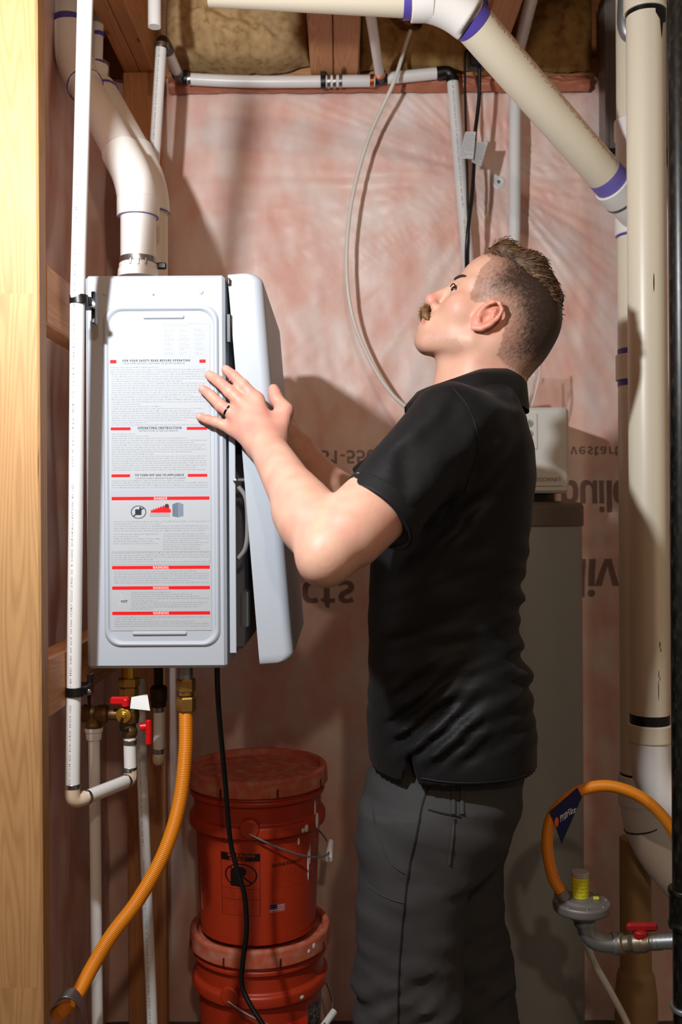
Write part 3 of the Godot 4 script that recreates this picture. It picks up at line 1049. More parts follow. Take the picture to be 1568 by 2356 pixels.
	turned(mb, P(365, 1626, d), Vector3.UP, [Vector2(0, 0), Vector2(0.0135, 0), Vector2(0.014, 0.010), Vector2(0.0155, 0.012), Vector2(0.0155, 0.034), Vector2(0.012, 0.038), Vector2(0.0085, 0.040), Vector2(0.0085, 0.085), Vector2(0, 0.085)], 24)
	obj("body", mb, mat("dark_bronze", Color(0.22, 0.15, 0.09), 0.5, 0.7), t)
	mb = MB.new()
	rod(mb, P(365, 1626, d), P(364, 1738, d), 0.0095)
	obj("outlet_pipe", mb, printed, t)
	for y in [1632, 1728]:
		band("crimp_ring", P(364.5, y, d), Vector3.UP, 0.0095, 0.009, steel, t)
	mb = MB.new()
	ball(mb, P(364, 1745, d), Vector3(0.0105, 0.013, 0.0105))
	obj("end_cap", mb, ivory, t)
	# gas hose
	d = 1.70
	t = thing("gas_hose", "yellow corrugated gas hose curving down from the heater to lower left", "hose", P(428, 1640, d))
	mb = MB.new()
	hexnut(mb, P(428, 1592, d), Vector3.UP, 0.0165, 0.023)
	hexnut(mb, P(428, 1637, d), Vector3.UP, 0.0170, 0.026)
	turned(mb, P(428, 1600, d), Vector3.UP, [Vector2(0.0, 0), Vector2(0.0135, 0), Vector2(0.0135, 0.01), Vector2(0, 0.01)], 20)
	obj("hex_fitting", mb, brass, t)
	mb = MB.new()
	turned(mb, P(427, 1568, d), Vector3.UP, [Vector2(0.0, 0), Vector2(0.0125, 0), Vector2(0.0125, 0.035), Vector2(0, 0.035)], 20)
	obj("nipple", mb, mats["galvanized"], t)
	var path := smooth_path([P(427, 1632, d), P(426, 1730, 1.69), P(412, 1850, 1.68), P(376, 1965, 1.66), P(318, 2070, 1.65), P(258, 2150, 1.64), P(212, 2225, 1.63), P(172, 2295, 1.60), P(128, 2338, 1.56)], 30)
	obj("hose", ribbed(path, 0.0118, 0.0005, 0.0028), mats["yellow_hose"], t)
	mb = MB.new()
	var strap := smooth_path([P(112, 2330, 1.57), P(140, 2292, 1.545), P(170, 2288, 1.55), P(192, 2325, 1.58), P(200, 2370, 1.6)], 8)
	var rows := []
	for p in strap:
		rows.append(PackedVector3Array([p + Vector3(0.0, 0.002, 0.013), p + Vector3(0, 0.002, -0.013), p + Vector3(0, -0.002, -0.013), p + Vector3(0, -0.002, 0.013)]))
	mb.grid(rows, true)
	tag(obj("pipe_strap", mb, mats["galvanized"]), "pale metal strap over the lower end of the yellow hose", "strap")
	# heater's power lead
	mb = MB.new()
	tube(mb, smooth_path([P(499, 1520, 1.72), P(500, 1580, 1.72), P(505, 1660, 1.74), P(517, 1790, 1.78), P(529, 1930, 1.80), P(545, 2000, 1.80), P(562, 2060, 1.80), P(567, 2140, 1.80), P(558, 2215, 1.80), P(557, 2270, 1.80), P(580, 2320, 1.79), P(612, 2370, 1.78), P(640, 2430, 1.78)], 8), 0.0046, 10)
	tag(obj("power_cable", mb, blk), "black power cord hanging from the heater in front of the orange buckets", "cord")

func ribbed(path: PackedVector3Array, r: float, deep: float, pitch: float) -> MB:
	var dense := PackedVector3Array()
	var radii := PackedFloat32Array()
	var total := 0.0
	for k in path.size() - 1:
		total += path[k].distance_to(path[k + 1])
	var n := int(total / (pitch / 4))
	var k := 0
	var run := 0.0
	for i in n + 1:
		var want := total * i / n
		while k < path.size() - 2 and run + path[k].distance_to(path[k + 1]) < want:
			run += path[k].distance_to(path[k + 1])
			k += 1
		dense.append(path[k].lerp(path[k + 1], clampf((want - run) / path[k].distance_to(path[k + 1]), 0, 1)))
		radii.append(r + deep * cos(TAU * i / 4.0))
	var mb := MB.new()
	tube(mb, dense, radii, 16)
	return mb

# ---------------------------------------------------------------- the water heater
func label_image() -> Image:
	var k := 2.85
	var im := Image.create(690, 2023, false, Image.FORMAT_RGBA8)
	var paper := Color(0.68, 0.70, 0.715)
	im.fill(Color(0.66, 0.69, 0.72))
	var ink := Color(0.33, 0.38, 0.42)
	var dark := Color(0.16, 0.18, 0.22)
	var red := Color(0.85, 0.10, 0.12)
	var rng := RandomNumberGenerator.new()
	rng.seed = 77
	var X := func(px: float) -> float: return (px - 245) * k
	var Y := func(py: float) -> float: return (py - 742) * k
	# head of the sheet
	rect(im, 0, 0, 690, Y.call(1130), paper)
	rect(im, X.call(247), Y.call(744), X.call(371), Y.call(824), Color(0.73, 0.75, 0.78))
	small_print(im, X.call(249), Y.call(746), X.call(369), Y.call(822), 4.3 * k, Color(0.47, 0.49, 0.55), rng)
	for y in [744, 750, 756, 822]:
		rect(im, X.call(375), Y.call(y), X.call(484), Y.call(y) + 1, Color(0.62, 0.64, 0.67))
	for x in [375, 410, 447, 484]:
		rect(im, X.call(x), Y.call(744), X.call(x) + 1, Y.call(822), Color(0.67, 0.69, 0.72))
	for c in 3:
		for q in 6:
			small_print(im, X.call(379 + 36 * c), Y.call(758 + 10.6 * q), X.call(402 + 36 * c), Y.call(766 + 10.6 * q), 4.0 * k, Color(0.48, 0.50, 0.54), rng, 0.4)
	small_print(im, X.call(378), Y.call(745), X.call(482), Y.call(755), 4.6 * k, Color(0.5, 0.52, 0.57), rng, 0.1)
	rect(im, X.call(251), Y.call(829), X.call(266), Y.call(837), red)
	rect(im, X.call(462), Y.call(829), X.call(477), Y.call(837), red)
	txt(im, "FOR YOUR SAFETY READ BEFORE OPERATING", X.call(280), Y.call(833), 19, dark, "bold", 1.5, 1.0)
	txt(im, "POUR VOTRE SECURITE, LISEZ AVANT DE METTRE EN MARCHE", X.call(282), Y.call(839), 14, ink, "sans", 0.6, 1.0)
	small_print(im, X.call(251), Y.call(844), X.call(476), Y.call(860), 5.3 * k, ink, rng, 0.2)
	small_print(im, X.call(254), Y.call(860), X.call(476), Y.call(980), 5.3 * k, ink, rng)
	rect(im, X.call(252), Y.call(984), X.call(299), Y.call(991), red)
	rect(im, X.call(431), Y.call(984), X.call(479), Y.call(991), red)
	txt(im, "OPERATING INSTRUCTION", X.call(315), Y.call(988.5), 21, dark, "bold", 1.6)
	txt(im, "INSTRUCTIONS DE MISE EN MARCHE", X.call(318), Y.call(994), 15, ink, "sans", 0.6)
	small_print(im, X.call(254), Y.call(997), X.call(477), Y.call(1088), 5.2 * k, ink, rng)
	rect(im, X.call(253), Y.call(1092), X.call(297), Y.call(1099), red)
	rect(im, X.call(433), Y.call(1092), X.call(479), Y.call(1099), red)
	txt(im, "TO TURN OFF GAS TO APPLIANCE", X.call(308), Y.call(1096.5), 20, dark, "bold", 0.6)
	txt(im, "Comment couper l'admission de gaz de l'appareil", X.call(309), Y.call(1103), 15, ink, "sans", 0.2)
	small_print(im, X.call(254), Y.call(1105), X.call(480), Y.call(1127), 5.2 * k, ink, rng)
	# second sheet
	rect(im, X.call(252), Y.call(1142), X.call(486), Y.call(1449), paper)
	var bar := func(y: float, word: String):
		rect(im, X.call(253), Y.call(y), X.call(484), Y.call(y + 8), red)
		var wd := txt(Image.create(8, 8, false, Image.FORMAT_RGBA8), word, 0, 4, 21, Color.WHITE, "bold", 1.0)
		txt(im, word, X.call(368) - wd / 2, Y.call(y + 6.6), 21, Color(0.95, 0.90, 0.88), "bold", 1.0)
	bar.call(1144, "DANGER")
	var cx: float = X.call(316)
	var cy: float = Y.call(1179)
	for yy in range(-46, 47):                     # the crossed-out can, the flames and the tank
		for xx in range(-54, 55):
			var e := pow(xx / 52.0, 2) + pow(yy / 43.0, 2)
			if (e < 1.0 and e > 0.80) or (e < 0.9 and absf(xx * 0.8 + yy) < 5):
				im.set_pixel(int(cx + xx), int(cy + yy), dark)
	rect(im, cx - 22, cy - 18, cx + 20, cy + 20, dark)
	rect(im, cx + 6, cy - 32, cx + 20, cy - 18, dark)
	for xx in 135:
		var fl: float = 10.0 + 46.0 * xx / 135.0 * (1.0 if xx < 110 else (135 - xx) / 25.0) + 12.0 * absf(fmod(xx, 17.0) - 8.5) / 8.5
		rect(im, X.call(345) + xx, Y.call(1181) - fl, X.call(345) + xx + 1, Y.call(1181), red)
	for yy in range(-14, 15):
		for xx in range(-14, 15):
			if xx * xx + yy * yy < 190 and (xx * 3 + yy * 7) % 11 != 0:
				im.set_pixel(int(X.call(383)) + xx, int(Y.call(1165)) + yy, dark)
	for xx in 74:
		var lean := absf(xx - 37.0) * 0.35
		rect(im, X.call(396) + xx, Y.call(1157) + lean, X.call(396) + xx + 1, Y.call(1192) - lean * 0.6, Color(0.40, 0.44, 0.50) if xx < 37 else Color(0.47, 0.51, 0.57))
	for y in [1183, 1186, 1189]:
		rect(im, X.call(342), Y.call(y), X.call(390), Y.call(y) + 2, ink)
	var frame_ := func(x0: float, y0: float, x1: float, y1: float, c: Color):
		rect(im, X.call(x0), Y.call(y0), X.call(x1), Y.call(y0) + 2, c)
		rect(im, X.call(x0), Y.call(y1), X.call(x1), Y.call(y1) + 2, c)
		rect(im, X.call(x0), Y.call(y0), X.call(x0) + 2, Y.call(y1), c)
		rect(im, X.call(x1), Y.call(y0), X.call(x1) + 2, Y.call(y1), c)
	frame_.call(254, 1197, 484, 1225, Color(0.66, 0.72, 0.72))
	small_print(im, X.call(257), Y.call(1199), X.call(482), Y.call(1224), 5.3 * k, ink, rng)
	small_print(im, X.call(256), Y.call(1228), X.call(366), Y.call(1254), 5.4 * k, ink, rng)
	small_print(im, X.call(374), Y.call(1228), X.call(483), Y.call(1266), 5.0 * k, ink, rng)
	frame_.call(253, 1270, 484, 1299, Color(0.40, 0.50, 0.50))
	small_print(im, X.call(257), Y.call(1271), X.call(482), Y.call(1298), 5.2 * k, ink, rng)
	bar.call(1303, "WARNING")
	small_print(im, X.call(258), Y.call(1314), X.call(481), Y.call(1347), 5.2 * k, ink, rng)
	bar.call(1350, "WARNING")
	small_print(im, X.call(298), Y.call(1362), X.call(482), Y.call(1406), 4.8 * k, ink, rng)
	txt(im, "HOT", X.call(273), Y.call(1387), 22, dark, "bold", 0.5)
	for yy in range(0, 80):
		var w := 4.0 + 7.0 * absf(sin(yy * 0.13))
		rect(im, X.call(272) - w + 12 * sin(yy * 0.05), Y.call(1366) + yy, X.call(272) + w + 12 * sin(yy * 0.05), Y.call(1366) + yy + 1, Color(0.68, 0.73, 0.75))
	txt(im, "HOT", X.call(273), Y.call(1387), 22, dark, "bold", 0.5)
	bar.call(1408, "WARNING")
	small_print(im, X.call(258), Y.call(1419), X.call(482), Y.call(1446), 5.2 * k, ink, rng)
	return im

func heater() -> void:
	var d := 1.64
	var z := -d
	var white := mat("white_enamel", Color(0.68, 0.71, 0.745), 0.46, 0.0, 0.4)
	var dark := mat("grey_works", Color(0.42, 0.42, 0.43), 0.5)
	var a := P(195, 634, d)
	var b := P(522, 1537, d)
	var w := 0.47                                    # along z
	var t := thing("water_heater", "white wall-hung water heater with a printed warning label on its side", "water heater", Vector3((a.x + b.x) / 2, b.y, z - w / 2))
	var size := Vector3(b.x - a.x, a.y - b.y, w)
	obj("body", box(Vector3((a.x + b.x) / 2, (a.y + b.y) / 2, z - w / 2), size, 0.005), white, t)
	# pressed ridge on the side
	var ring := PackedVector3Array()
	var c1 := P(236, 703, d)
	var c2 := P(508, 1488, d)
	var rr := 0.026
	for q in [[c2.x - rr, c1.y - rr, 0.0], [c1.x + rr, c1.y - rr, 90.0], [c1.x + rr, c2.y + rr, 180.0], [c2.x - rr, c2.y + rr, 270.0]]:
		for s in 9:
			var an := deg_to_rad(q[2] + 90.0 * s / 8)
			ring.append(Vector3(q[0] + cos(an) * rr, q[1] + sin(an) * rr, z))
	var rows := []
	for k in 11:                                     # a low rounded ridge, then the raised field inside
		var s := k / 10.0
		var row := PackedVector3Array()
		for q in ring:
			var cc := (c1 + c2) / 2
			var inward := Vector3(signf(cc.x - q.x), signf(cc.y - q.y), 0)
			row.append(q + Vector3(0, 0, 0.0045 * sin(PI * s) - 0.0002) + (cc - q) * Vector3(0.010 / absf(c2.x - cc.x), 0.010 / absf(c1.y - cc.y), 0) * s)
		rows.append(row)
	var mb := MB.new()
	mb.grid(rows, true)
	obj("pressed_ridge", mb, white, t)
	for q in [[376, 729, 94], [367, 1457, 124]]:
		obj("pressed_bar", box(P(q[0], q[1], d - 0.001), Vector3(L(q[2], d), 0.006, 0.005), 0.002), white, t)
	for q in [[241, 675, 0.0045], [463, 672, 0.0045]]:
		mb = MB.new()
		lathe(mb, P(q[0], q[1], d), Vector3.BACK, [Vector2(q[2], -0.001), Vector2(q[2] * 0.8, 0.0012), Vector2(q[2] * 0.4, 0.0018), Vector2(0, 0.002)], 18)
		obj("dimple", mb, white, t)
	mb = MB.new()
	turned(mb, P(353, 678, d), Vector3.BACK, [Vector2(0.0017, -0.001), Vector2(0.0017, 0.0007), Vector2(0, 0.0009)], 12, 0.0003)
	obj("screw", mb, mat("blue_screw", Color(0.15, 0.22, 0.45), 0.4), t)
	# the printed sheet
	var lm := mat("warning_print", Color(1, 1, 1), 0.6, 0.0, 0.3)
	lm.albedo_texture = ImageTexture.create_from_image(label_image())
	mb = MB.new()
	var l1 := P(247, 742, d)
	var l2 := P(487, 1450, d)
	var zf := z + 0.0008
	mb.quad(Vector3(l1.x, l1.y, zf), Vector3(l2.x, l1.y, zf), Vector3(l2.x, l2.y, zf), Vector3(l1.x, l2.y, zf), Vector3.BACK)
	for e in [[l1.x, l1.y, l2.x, l1.y], [l2.x, l1.y, l2.x, l2.y], [l2.x, l2.y, l1.x, l2.y], [l1.x, l2.y, l1.x, l1.y]]:
		mb.quad(Vector3(e[0], e[1], zf), Vector3(e[2], e[3], zf), Vector3(e[2], e[3], z), Vector3(e[0], e[1], z), Vector3(e[3] - e[1], e[0] - e[2], 0) * -1, Vector2(0.001, 0.5), Vector2(0.001, 0.5), Vector2(0.001, 0.5), Vector2(0.001, 0.5))
	obj("warning_label", mb, lm, t, "white label printed with red bars and rows of small warnings")
	# open front: flange, dark works, a looped wire
	var fx := b.x
	var wk := MB.new()
	bx(wk, Vector3(fx + 0.010, b.y + 0.02 + size.y * 0.26, z - 0.085 - (w - 0.1) / 2), Vector3(0.022, size.y * 0.52, w - 0.1), 0.004)
	bx(wk, Vector3(fx + 0.002, b.y + 0.02 + size.y * 0.66, z - 0.085 - (w - 0.1) / 2), Vector3(0.008, size.y * 0.36, w - 0.1), 0.002)
	obj("works", wk, dark, t)
	var f1 := P(527, 1000, d + 0.004)
	var f2 := P(545, 1503, d + 0.004)
	obj("flange", box(Vector3((f1.x + f2.x) / 2 - 0.001, (f1.y + 0.04 + f2.y) / 2, z - 0.006), Vector3(f2.x - f1.x, f1.y + 0.04 - f2.y, 0.003), 0.001), white, t)
	for q in [[526, 640, 656, 7], [526, 722, 789, 11]]:
		obj("gasket", box(P(q[0], (q[1] + q[2]) / 2.0, d - 0.004), Vector3(L(q[3], d), L(q[2] - q[1], d), 0.006), 0.0015), mats["black_plastic"], t)
	mb = MB.new()
	tube(mb, smooth_path([P(548, 1120, d + 0.012), P(566, 1150, d + 0.010), P(569, 1220, d + 0.008), P(564, 1262, d + 0.008), P(549, 1284, d + 0.012)], 6), 0.004, 10)
	obj("wire_loop", mb, mat("grey_wire", Color(0.45, 0.45, 0.44), 0.5), t)
	mb = MB.new()
	turned(mb, P(541, 1106, d + 0.002), Vector3.BACK, [Vector2(0.0035, -0.002), Vector2(0.0035, 0.001), Vector2(0, 0.002)], 12, 0.0004)
	obj("screw", mb, mats["steel"], t)
	obj("latch", box(P(556, 1104, d + 0.012), Vector3(0.016, 0.007, 0.01), 0.002), mats["steel"], t)
	obj("wiring", box(P(560, 1400, d + 0.11), Vector3(0.02, 0.07, 0.05), 0.006), mat("grey_wire", Color(0.45, 0.45, 0.44), 0.5), t)
	# the front cover, swung out at its foot
	cover(d, white)

func cover(d: float, white: Material) -> void:
	var top_l := P(523, 630, d)
	var bot_l := P(597, 1530, d)
	var h := top_l.distance_to(bot_l)
	var up := (top_l - bot_l).normalized()
	var side := Vector3(up.y, -up.x, 0)
	var b := Basis(side, up, Vector3.BACK)
	var deep := 0.057
	var w := 0.47
	var t := thing("heater_cover", "loose white front cover of the water heater that the man is holding", "cover", bot_l)
	# plan of one half: from the near back edge, round the near front corner, along the front, to the far back edge
	var plan := func(shrink: float, rad: float) -> PackedVector3Array:
		var out := PackedVector3Array()
		var dx := deep - shrink
		out.append(Vector3(0, 0, -shrink * 0.25))
		out.append(Vector3((dx - rad) * 0.5, 0, -shrink * 0.25))
		for k in 13:
			var an := PI / 2 * k / 12
			out.append(Vector3(dx - rad + sin(an) * rad, 0, -rad + cos(an) * rad - shrink * 0.25 * (1 - k / 12.0)))
		for k in range(1, 8):
			out.append(Vector3(dx, 0, -rad - (w - 2 * rad) * k / 8.0))
		for k in 13:
			var an := PI / 2 * k / 12
			out.append(Vector3(dx - rad + cos(an) * rad, 0, -w + rad - sin(an) * rad))
		out.append(Vector3(0, 0, -w))
		return out
	var rows := []
	var seq := []
	for k in 9:
		var an := PI / 2 * k / 8
		seq.append([0.016 * (1 - cos(an)), 0.020 * (1 - sin(an))])
	for k in range(1, 10):
		seq.append([0.016 + (h - 0.036) * k / 10.0, 0.0])
	for k in 9:
		var an := PI / 2 * k / 8
		seq.append([h - 0.020 + 0.020 * sin(an), 0.024 * (1 - cos(an))])
	for s in seq:
		var row := PackedVector3Array()
		for p in plan.call(s[1], 0.017):
			row.append(bot_l + b * (p + Vector3(0, s[0], 0)))
		rows.append(row)
	var mb := MB.new()
	mb.grid(rows, false, [], true)
	# the flat top and bottom
	for e in [0, rows.size() - 1]:
		var row: PackedVector3Array = rows[e]
		var mid := Vector3.ZERO
		for p in row:
			mid += p / row.size()
		for k in row.size() - 1:
			mb.tri(mid, row[k], row[k + 1], up * (1 if e else -1))
		mb.tri(mid, row[row.size() - 1], row[0], up * (1 if e else -1))
	obj("shell", mb, white, t)
	# dark hollow behind
	var inner := MB.new()
	bx(inner, bot_l + b * Vector3(0.002, h / 2, -w / 2), Vector3(0.004, h - 0.03, w - 0.016), 0.001, b)
	obj("lining", inner, white, t)

# ---------------------------------------------------------------- vents above the heater
func vents() -> void:
	var vin: Material = mats["white_vinyl"]
	var pur: Material = mats["purple_primer"]
	var d := 1.90
	var r := L(40.5, d)
	var t := thing("exhaust_vent", "front white vent pipe rising from the heater and bending back to the left", "vent pipe", P(318, 632, d))
	var c := MB.new()
	turned(c, P(318, 640, d), Vector3.UP, [Vector2(0.0, 0), Vector2(r + 0.0055, 0), Vector2(r + 0.0045, 0.015), Vector2(r + 0.0025, 0.018), Vector2(r + 0.0025, 0.026), Vector2(0.0, 0.024)], 36)
	obj("collar", c, vin, t)
	band("hose_clamp", P(318, 600, d), Vector3.UP, r, 0.011, mats["steel"], t, 0.0012)
	for k in 3:
		obj("clamp_lug", box(P(300 + 18 * k, 600, d - r - 0.002), Vector3(0.004, 0.012, 0.003), 0.001), mats["steel"], t)
	obj("clamp_screw", box(P(372, 612, d + 0.01), Vector3(0.018, 0.012, 0.012), 0.002), mats["dark_primer"], t)
	var s := MB.new()
	rod(s, P(318, 622, d), P(318, 480, d), r, 36)
	obj("riser", s, vin, t)
	# elbow at 45 degrees
	var k0 := P(318, 498, d)
	var k1 := P(314, 420, d)
	var k2 := P(277, 350, d + 0.03)
	var e := MB.new()
	tube(e, bend(k0, k1, k2, 0.05, 10), r * 1.12, 36)
	obj("elbow", e, vin, t)
	hub("hub", P(318, 500, d), Vector3.UP, r * 1.06, 0.035, vin, t)
	band("primer_ring", P(318, 499, d), Vector3.UP, r * 1.12, 0.003, pur, t, 0.0006)
	var g1 := P(196, 198, 2.06)
	s = MB.new()
	tube(s, PackedVector3Array([k2, g1]), r, 36)
	obj("sloping_pipe", s, vin, t)
	e = MB.new()
	tube(e, bend(g1, P(168, 140, 2.10), P(160, 60, 2.10), 0.05, 10), r * 1.13, 36)
	obj("upper_elbow", e, vin, t)
	band("primer_ring", g1, g1 - k2, r * 1.12, 0.004, pur, t, 0.0008)
	s = MB.new()
	rod(s, P(160, 75, 2.10), P(160, -80, 2.10), r * 0.99, 36)
	obj("upper_pipe", s, vin, t)
	band("primer_ring", P(160, 50, 2.10), Vector3.UP, r, 0.013, pur, t, 0.0006)
	# intake, standing behind
	d = 2.06
	r = L(39.5, d)
	t = thing("intake_vent", "rear white vent pipe half hidden behind the front one, bending the same way", "vent pipe", P(350, 632, d))
	s = MB.new()
	rod(s, P(346, 640, d), P(346, 480, d), r, 30)
	obj("riser", s, mats["cream_vinyl"], t)
	k0 = P(346, 490, d)
	k1 = P(346, 440, d)
	k2 = P(308, 350, d + 0.03)
	e = MB.new()
	tube(e, bend(k0, k1, k2, 0.05, 10), r * 1.12, 30)
	obj("elbow", e, vin, t)
	band("primer_ring", P(346, 491, d), Vector3.UP, r * 1.12, 0.003, pur, t, 0.0006)
	g1 = P(228, 205, 2.17)
	s = MB.new()
	tube(s, PackedVector3Array([k2, g1]), r, 30)
	obj("sloping_pipe", s, vin, t)
	e = MB.new()
	tube(e, bend(g1, P(218, 185, 2.18), P(222, 150, 2.18), 0.02, 8), r * 0.72, 30)
	obj("reducer", e, vin, t)
	band("primer_ring", P(236, 218, 2.16), g1 - k2, r * 1.02, 0.004, pur, t, 0.0008)
	s = MB.new()
	rod(s, P(222, 165, 2.18), P(228, -60, 2.18), 0.0125, 24)
	obj("upper_pipe", s, vin, t)
	hub("hub", P(223, 186, 2.18), Vector3.UP, 0.0148, 0.032, vin, t)
	for y in [80, 146]:
		band("primer_ring", P(226, y, 2.18), Vector3.UP, 0.0125, 0.009, pur, t, 0.0006)

# ---------------------------------------------------------------- buckets
func bucket_print(lower: bool) -> Image:
	var im := Image.create(2048, 768, false, Image.FORMAT_RGBA8)
	var ink := Color(0.07, 0.03, 0.02)
	im.fill(Color(ink.r, ink.g, ink.b, 0.0))
	var rng := RandomNumberGenerator.new()
	rng.seed = 9
	if lower:
		rect(im, 1050, 150, 1320, 420, Color(0.95, 0.22, 0.08))
		rect(im, 1330, 90, 1500, 300, Color(0.12, 0.11, 0.11))
		for k in 120:
			var x := rng.randf_range(1335, 1480)
			var y := rng.randf_range(95, 280)
			rect(im, x, y, x + rng.randf_range(4, 22), y + rng.randf_range(2, 10), Color(0.62, 0.60, 0.58))
		small_print(im, 1070, 250, 1300, 410, 24, ink, rng)
		return im
	# the child-safety panel in the middle: the image's middle faces the camera
	rect(im, 850, 110, 1062, 168, ink)
	txt(im, "WARNING", 890, 137, 29, Color(0.80, 0.22, 0.07), "bold", 1.0)
	txt(im, "AVISO", 900, 164, 27, Color(0.80, 0.22, 0.07), "bold", 2.0)
	for y in [110, 372, 454, 572]:
		rect(im, 850, y, 1062, y + 3, ink)
	for x in [850, 1060]:
		rect(im, x, 110, x + 3, 572, ink)
	for yy in range(-88, 89):
		for xx in range(-88, 89):
			var rr := xx * xx + yy * yy
			if (rr < 7700 and rr > 6200) or (rr < 7000 and absi(xx - yy) < 8) or (absf(xx + 22) < 34 and yy > -38 and yy < 84) or pow(xx + 8.0, 2) + pow(yy + 26.0, 2) < 1600:
				im.set_pixel(960 + xx, 272 + yy, ink)
	small_print(im, 862, 382, 1050, 450, 15, Color(0.22, 0.05, 0.02), rng)
	small_print(im, 862, 462, 1050, 566, 13, Color(0.22, 0.05, 0.02), rng)
	txt(im, "WARNING!", 1120, 220, 36, ink, "bold", 0.0)
	small_print(im, 1120, 236, 1330, 404, 15, Color(0.26, 0.06, 0.02), rng)
	small_print(im, 1112, 466, 1200, 490, 12, ink, rng)
	rect(im, 1112, 498, 1196, 556, Color(0.72, 0.62, 0.64))
	for k in 4:
		rect(im, 1112, 498 + k * 16, 1196, 505 + k * 16, Color(0.66, 0.20, 0.18))
	rect(im, 1112, 498, 1152, 530, Color(0.14, 0.16, 0.38))
	small_print(im, 1112, 560, 1180, 578, 12, ink, rng)
	# a line of white print up the left side
	var strip := Image.create(560, 44, false, Image.FORMAT_RGBA8)
	strip.fill(Color(0.8, 0.78, 0.74, 0.0))
	small_print(strip, 0, 2, 560, 44, 40, Color(0.8, 0.78, 0.74), rng, 0.0)
	strip.rotate_90(COUNTERCLOCKWISE)
	im.blend_rect(strip, Rect2i(0, 0, 44, 560), Vector2i(640, 60))
	return im

func bucket(base: Vector3, lower: bool, label: String) -> void:
	var t := thing("bucket", label, "bucket", Vector3.ZERO, "orange buckets")
	var orange := mat("orange_plastic", Color(0.68, 0.20, 0.08), 0.42)
	var lidm := mat("dusty_orange_plastic", Color(1, 1, 1), 0.6)
	if lidm.albedo_texture == null:
		lidm.albedo_texture = ramp_tex(noise_img(256, 256, 0.03, 4, 51), [[0.25, Color(0.74, 0.32, 0.20)], [0.55, Color(0.73, 0.40, 0.30)], [0.8, Color(0.74, 0.50, 0.42)]])
		lidm.uv1_triplanar = true
		lidm.uv1_scale = Vector3(4, 4, 4)
	var pm := mat("printed_orange_plastic_lower" if lower else "printed_orange_plastic", Color(0.68, 0.20, 0.08), 0.42)
	pm.detail_enabled = true
	pm.detail_albedo = ImageTexture.create_from_image(bucket_print(lower))
	pm.detail_uv_layer = BaseMaterial3D.DETAIL_UV_1
	var h := 0.346
	var o := Vector3.ZERO
	# wall of the bucket from its foot to the lid; print runs over the straight part
	var mb := MB.new()
	var straight := []
	for k in 9:
		var w := k / 8.0
		straight.append(Vector2(lerpf(0.1255, 0.1345, w), lerpf(0.008, h - 0.122, w)))
	var rows := []
	var uvs := []
	for p in straight:
		var row := PackedVector3Array()
		var ur := PackedVector2Array()
		for j in 65:
			var an := TAU * j / 64 - PI / 2 - PI      # middle of the print at +z
			row.append(o + Vector3(sin(an + PI / 2) * p.x, p.y, cos(an + PI / 2) * p.x))
			ur.append(Vector2(j / 64.0, 1.0 - (p.y - 0.008) / (h - 0.13)))
		rows.append(row)
		uvs.append(ur)
	mb.grid(rows, false, uvs, true)
	var foot := PackedVector3Array(rows[0])
	mb.fan(o + Vector3(0, 0.008, 0), foot.slice(0, 64))
	obj("body", mb, pm, t)
	mb = MB.new()
	turned(mb, o, Vector3.UP, [Vector2(0.120, 0.008), Vector2(0.1235, 0.0), Vector2(0.1265, 0.0), Vector2(0.127, 0.010)], 64, 0.001)
	obj("foot_ring", mb, orange, t)
	mb = MB.new()
	turned(mb, o, Vector3.UP, [Vector2(0.134, h - 0.124), Vector2(0.1465, h - 0.122), Vector2(0.1482, h - 0.116), Vector2(0.1482, h - 0.104), Vector2(0.1465, h - 0.098), Vector2(0.138, h - 0.095), Vector2(0.138, h - 0.058), Vector2(0.1465, h - 0.056), Vector2(0.1465, h - 0.046), Vector2(0.141, h - 0.044), Vector2(0.141, h - 0.02)], 64, 0.003)
	obj("rim_band", mb, orange, t)
	# lid
	mb = MB.new()
	turned(mb, o, Vector3.UP, [Vector2(0.0, h - 0.014), Vector2(0.1345, h - 0.014), Vector2(0.1375, h - 0.002), Vector2(0.1405, h), Vector2(0.1490, h), Vector2(0.1520, h - 0.004), Vector2(0.1535, h - 0.036), Vector2(0.1505, h - 0.036), Vector2(0.1485, h - 0.018), Vector2(0.141, h - 0.018)], 72, 0.003)
	var lid := obj("lid", mb, lidm, t, "dusty lid")
	for k in 8:
		var an := TAU * (k + 0.45) / 8
		var dir := Vector3(sin(an), 0, cos(an))
		obj("shaded_tear_slot", box(o + dir * 0.1533 + Vector3(0, h - 0.027, 0), Vector3(0.004, 0.018, 0.003), 0.0008, Basis(Vector3.UP, an)), mat("dark_orange", Color(0.30, 0.06, 0.02), 0.6), lid)  # shade of the slots put into the colour of small raised boxes
	# bail with its ears and grip
	var a0 := deg_to_rad(-2.0 if not lower else -21.0)
	for k in 2:
		var an := a0 + PI * k
		var dir := Vector3(sin(an), 0, cos(an))
		mb = MB.new()
		turned(mb, o + dir * 0.136 + Vector3(0, h - 0.098, 0), dir, [Vector2(0.0, 0.0), Vector2(0.021, 0.0), Vector2(0.021, 0.012), Vector2(0.018, 0.015), Vector2(0.0, 0.015)], 28, 0.002)
		obj("ear", mb, orange, t)
	var pts := []
	for k in 25:
		var s := PI * k / 24.0
		var side := Vector3(sin(a0 + PI / 2), 0, cos(a0 + PI / 2))
		var fr := Vector3(sin(a0), 0, cos(a0))
		var rr := 0.153
		pts.append(o + fr * rr * cos(s) + side * (rr + 0.004) * sin(s) + Vector3(0, h - 0.105 - 0.085 * pow(sin(s), 1.0), 0))
	mb = MB.new()
	tube(mb, smooth_path(pts, 2), 0.0021, 8)
	obj("bail", mb, mats["galvanized"], t)
	mb = MB.new()
	var g: Vector3 = pts[12]
	var along: Vector3 = (pts[13] - pts[11]).normalized()
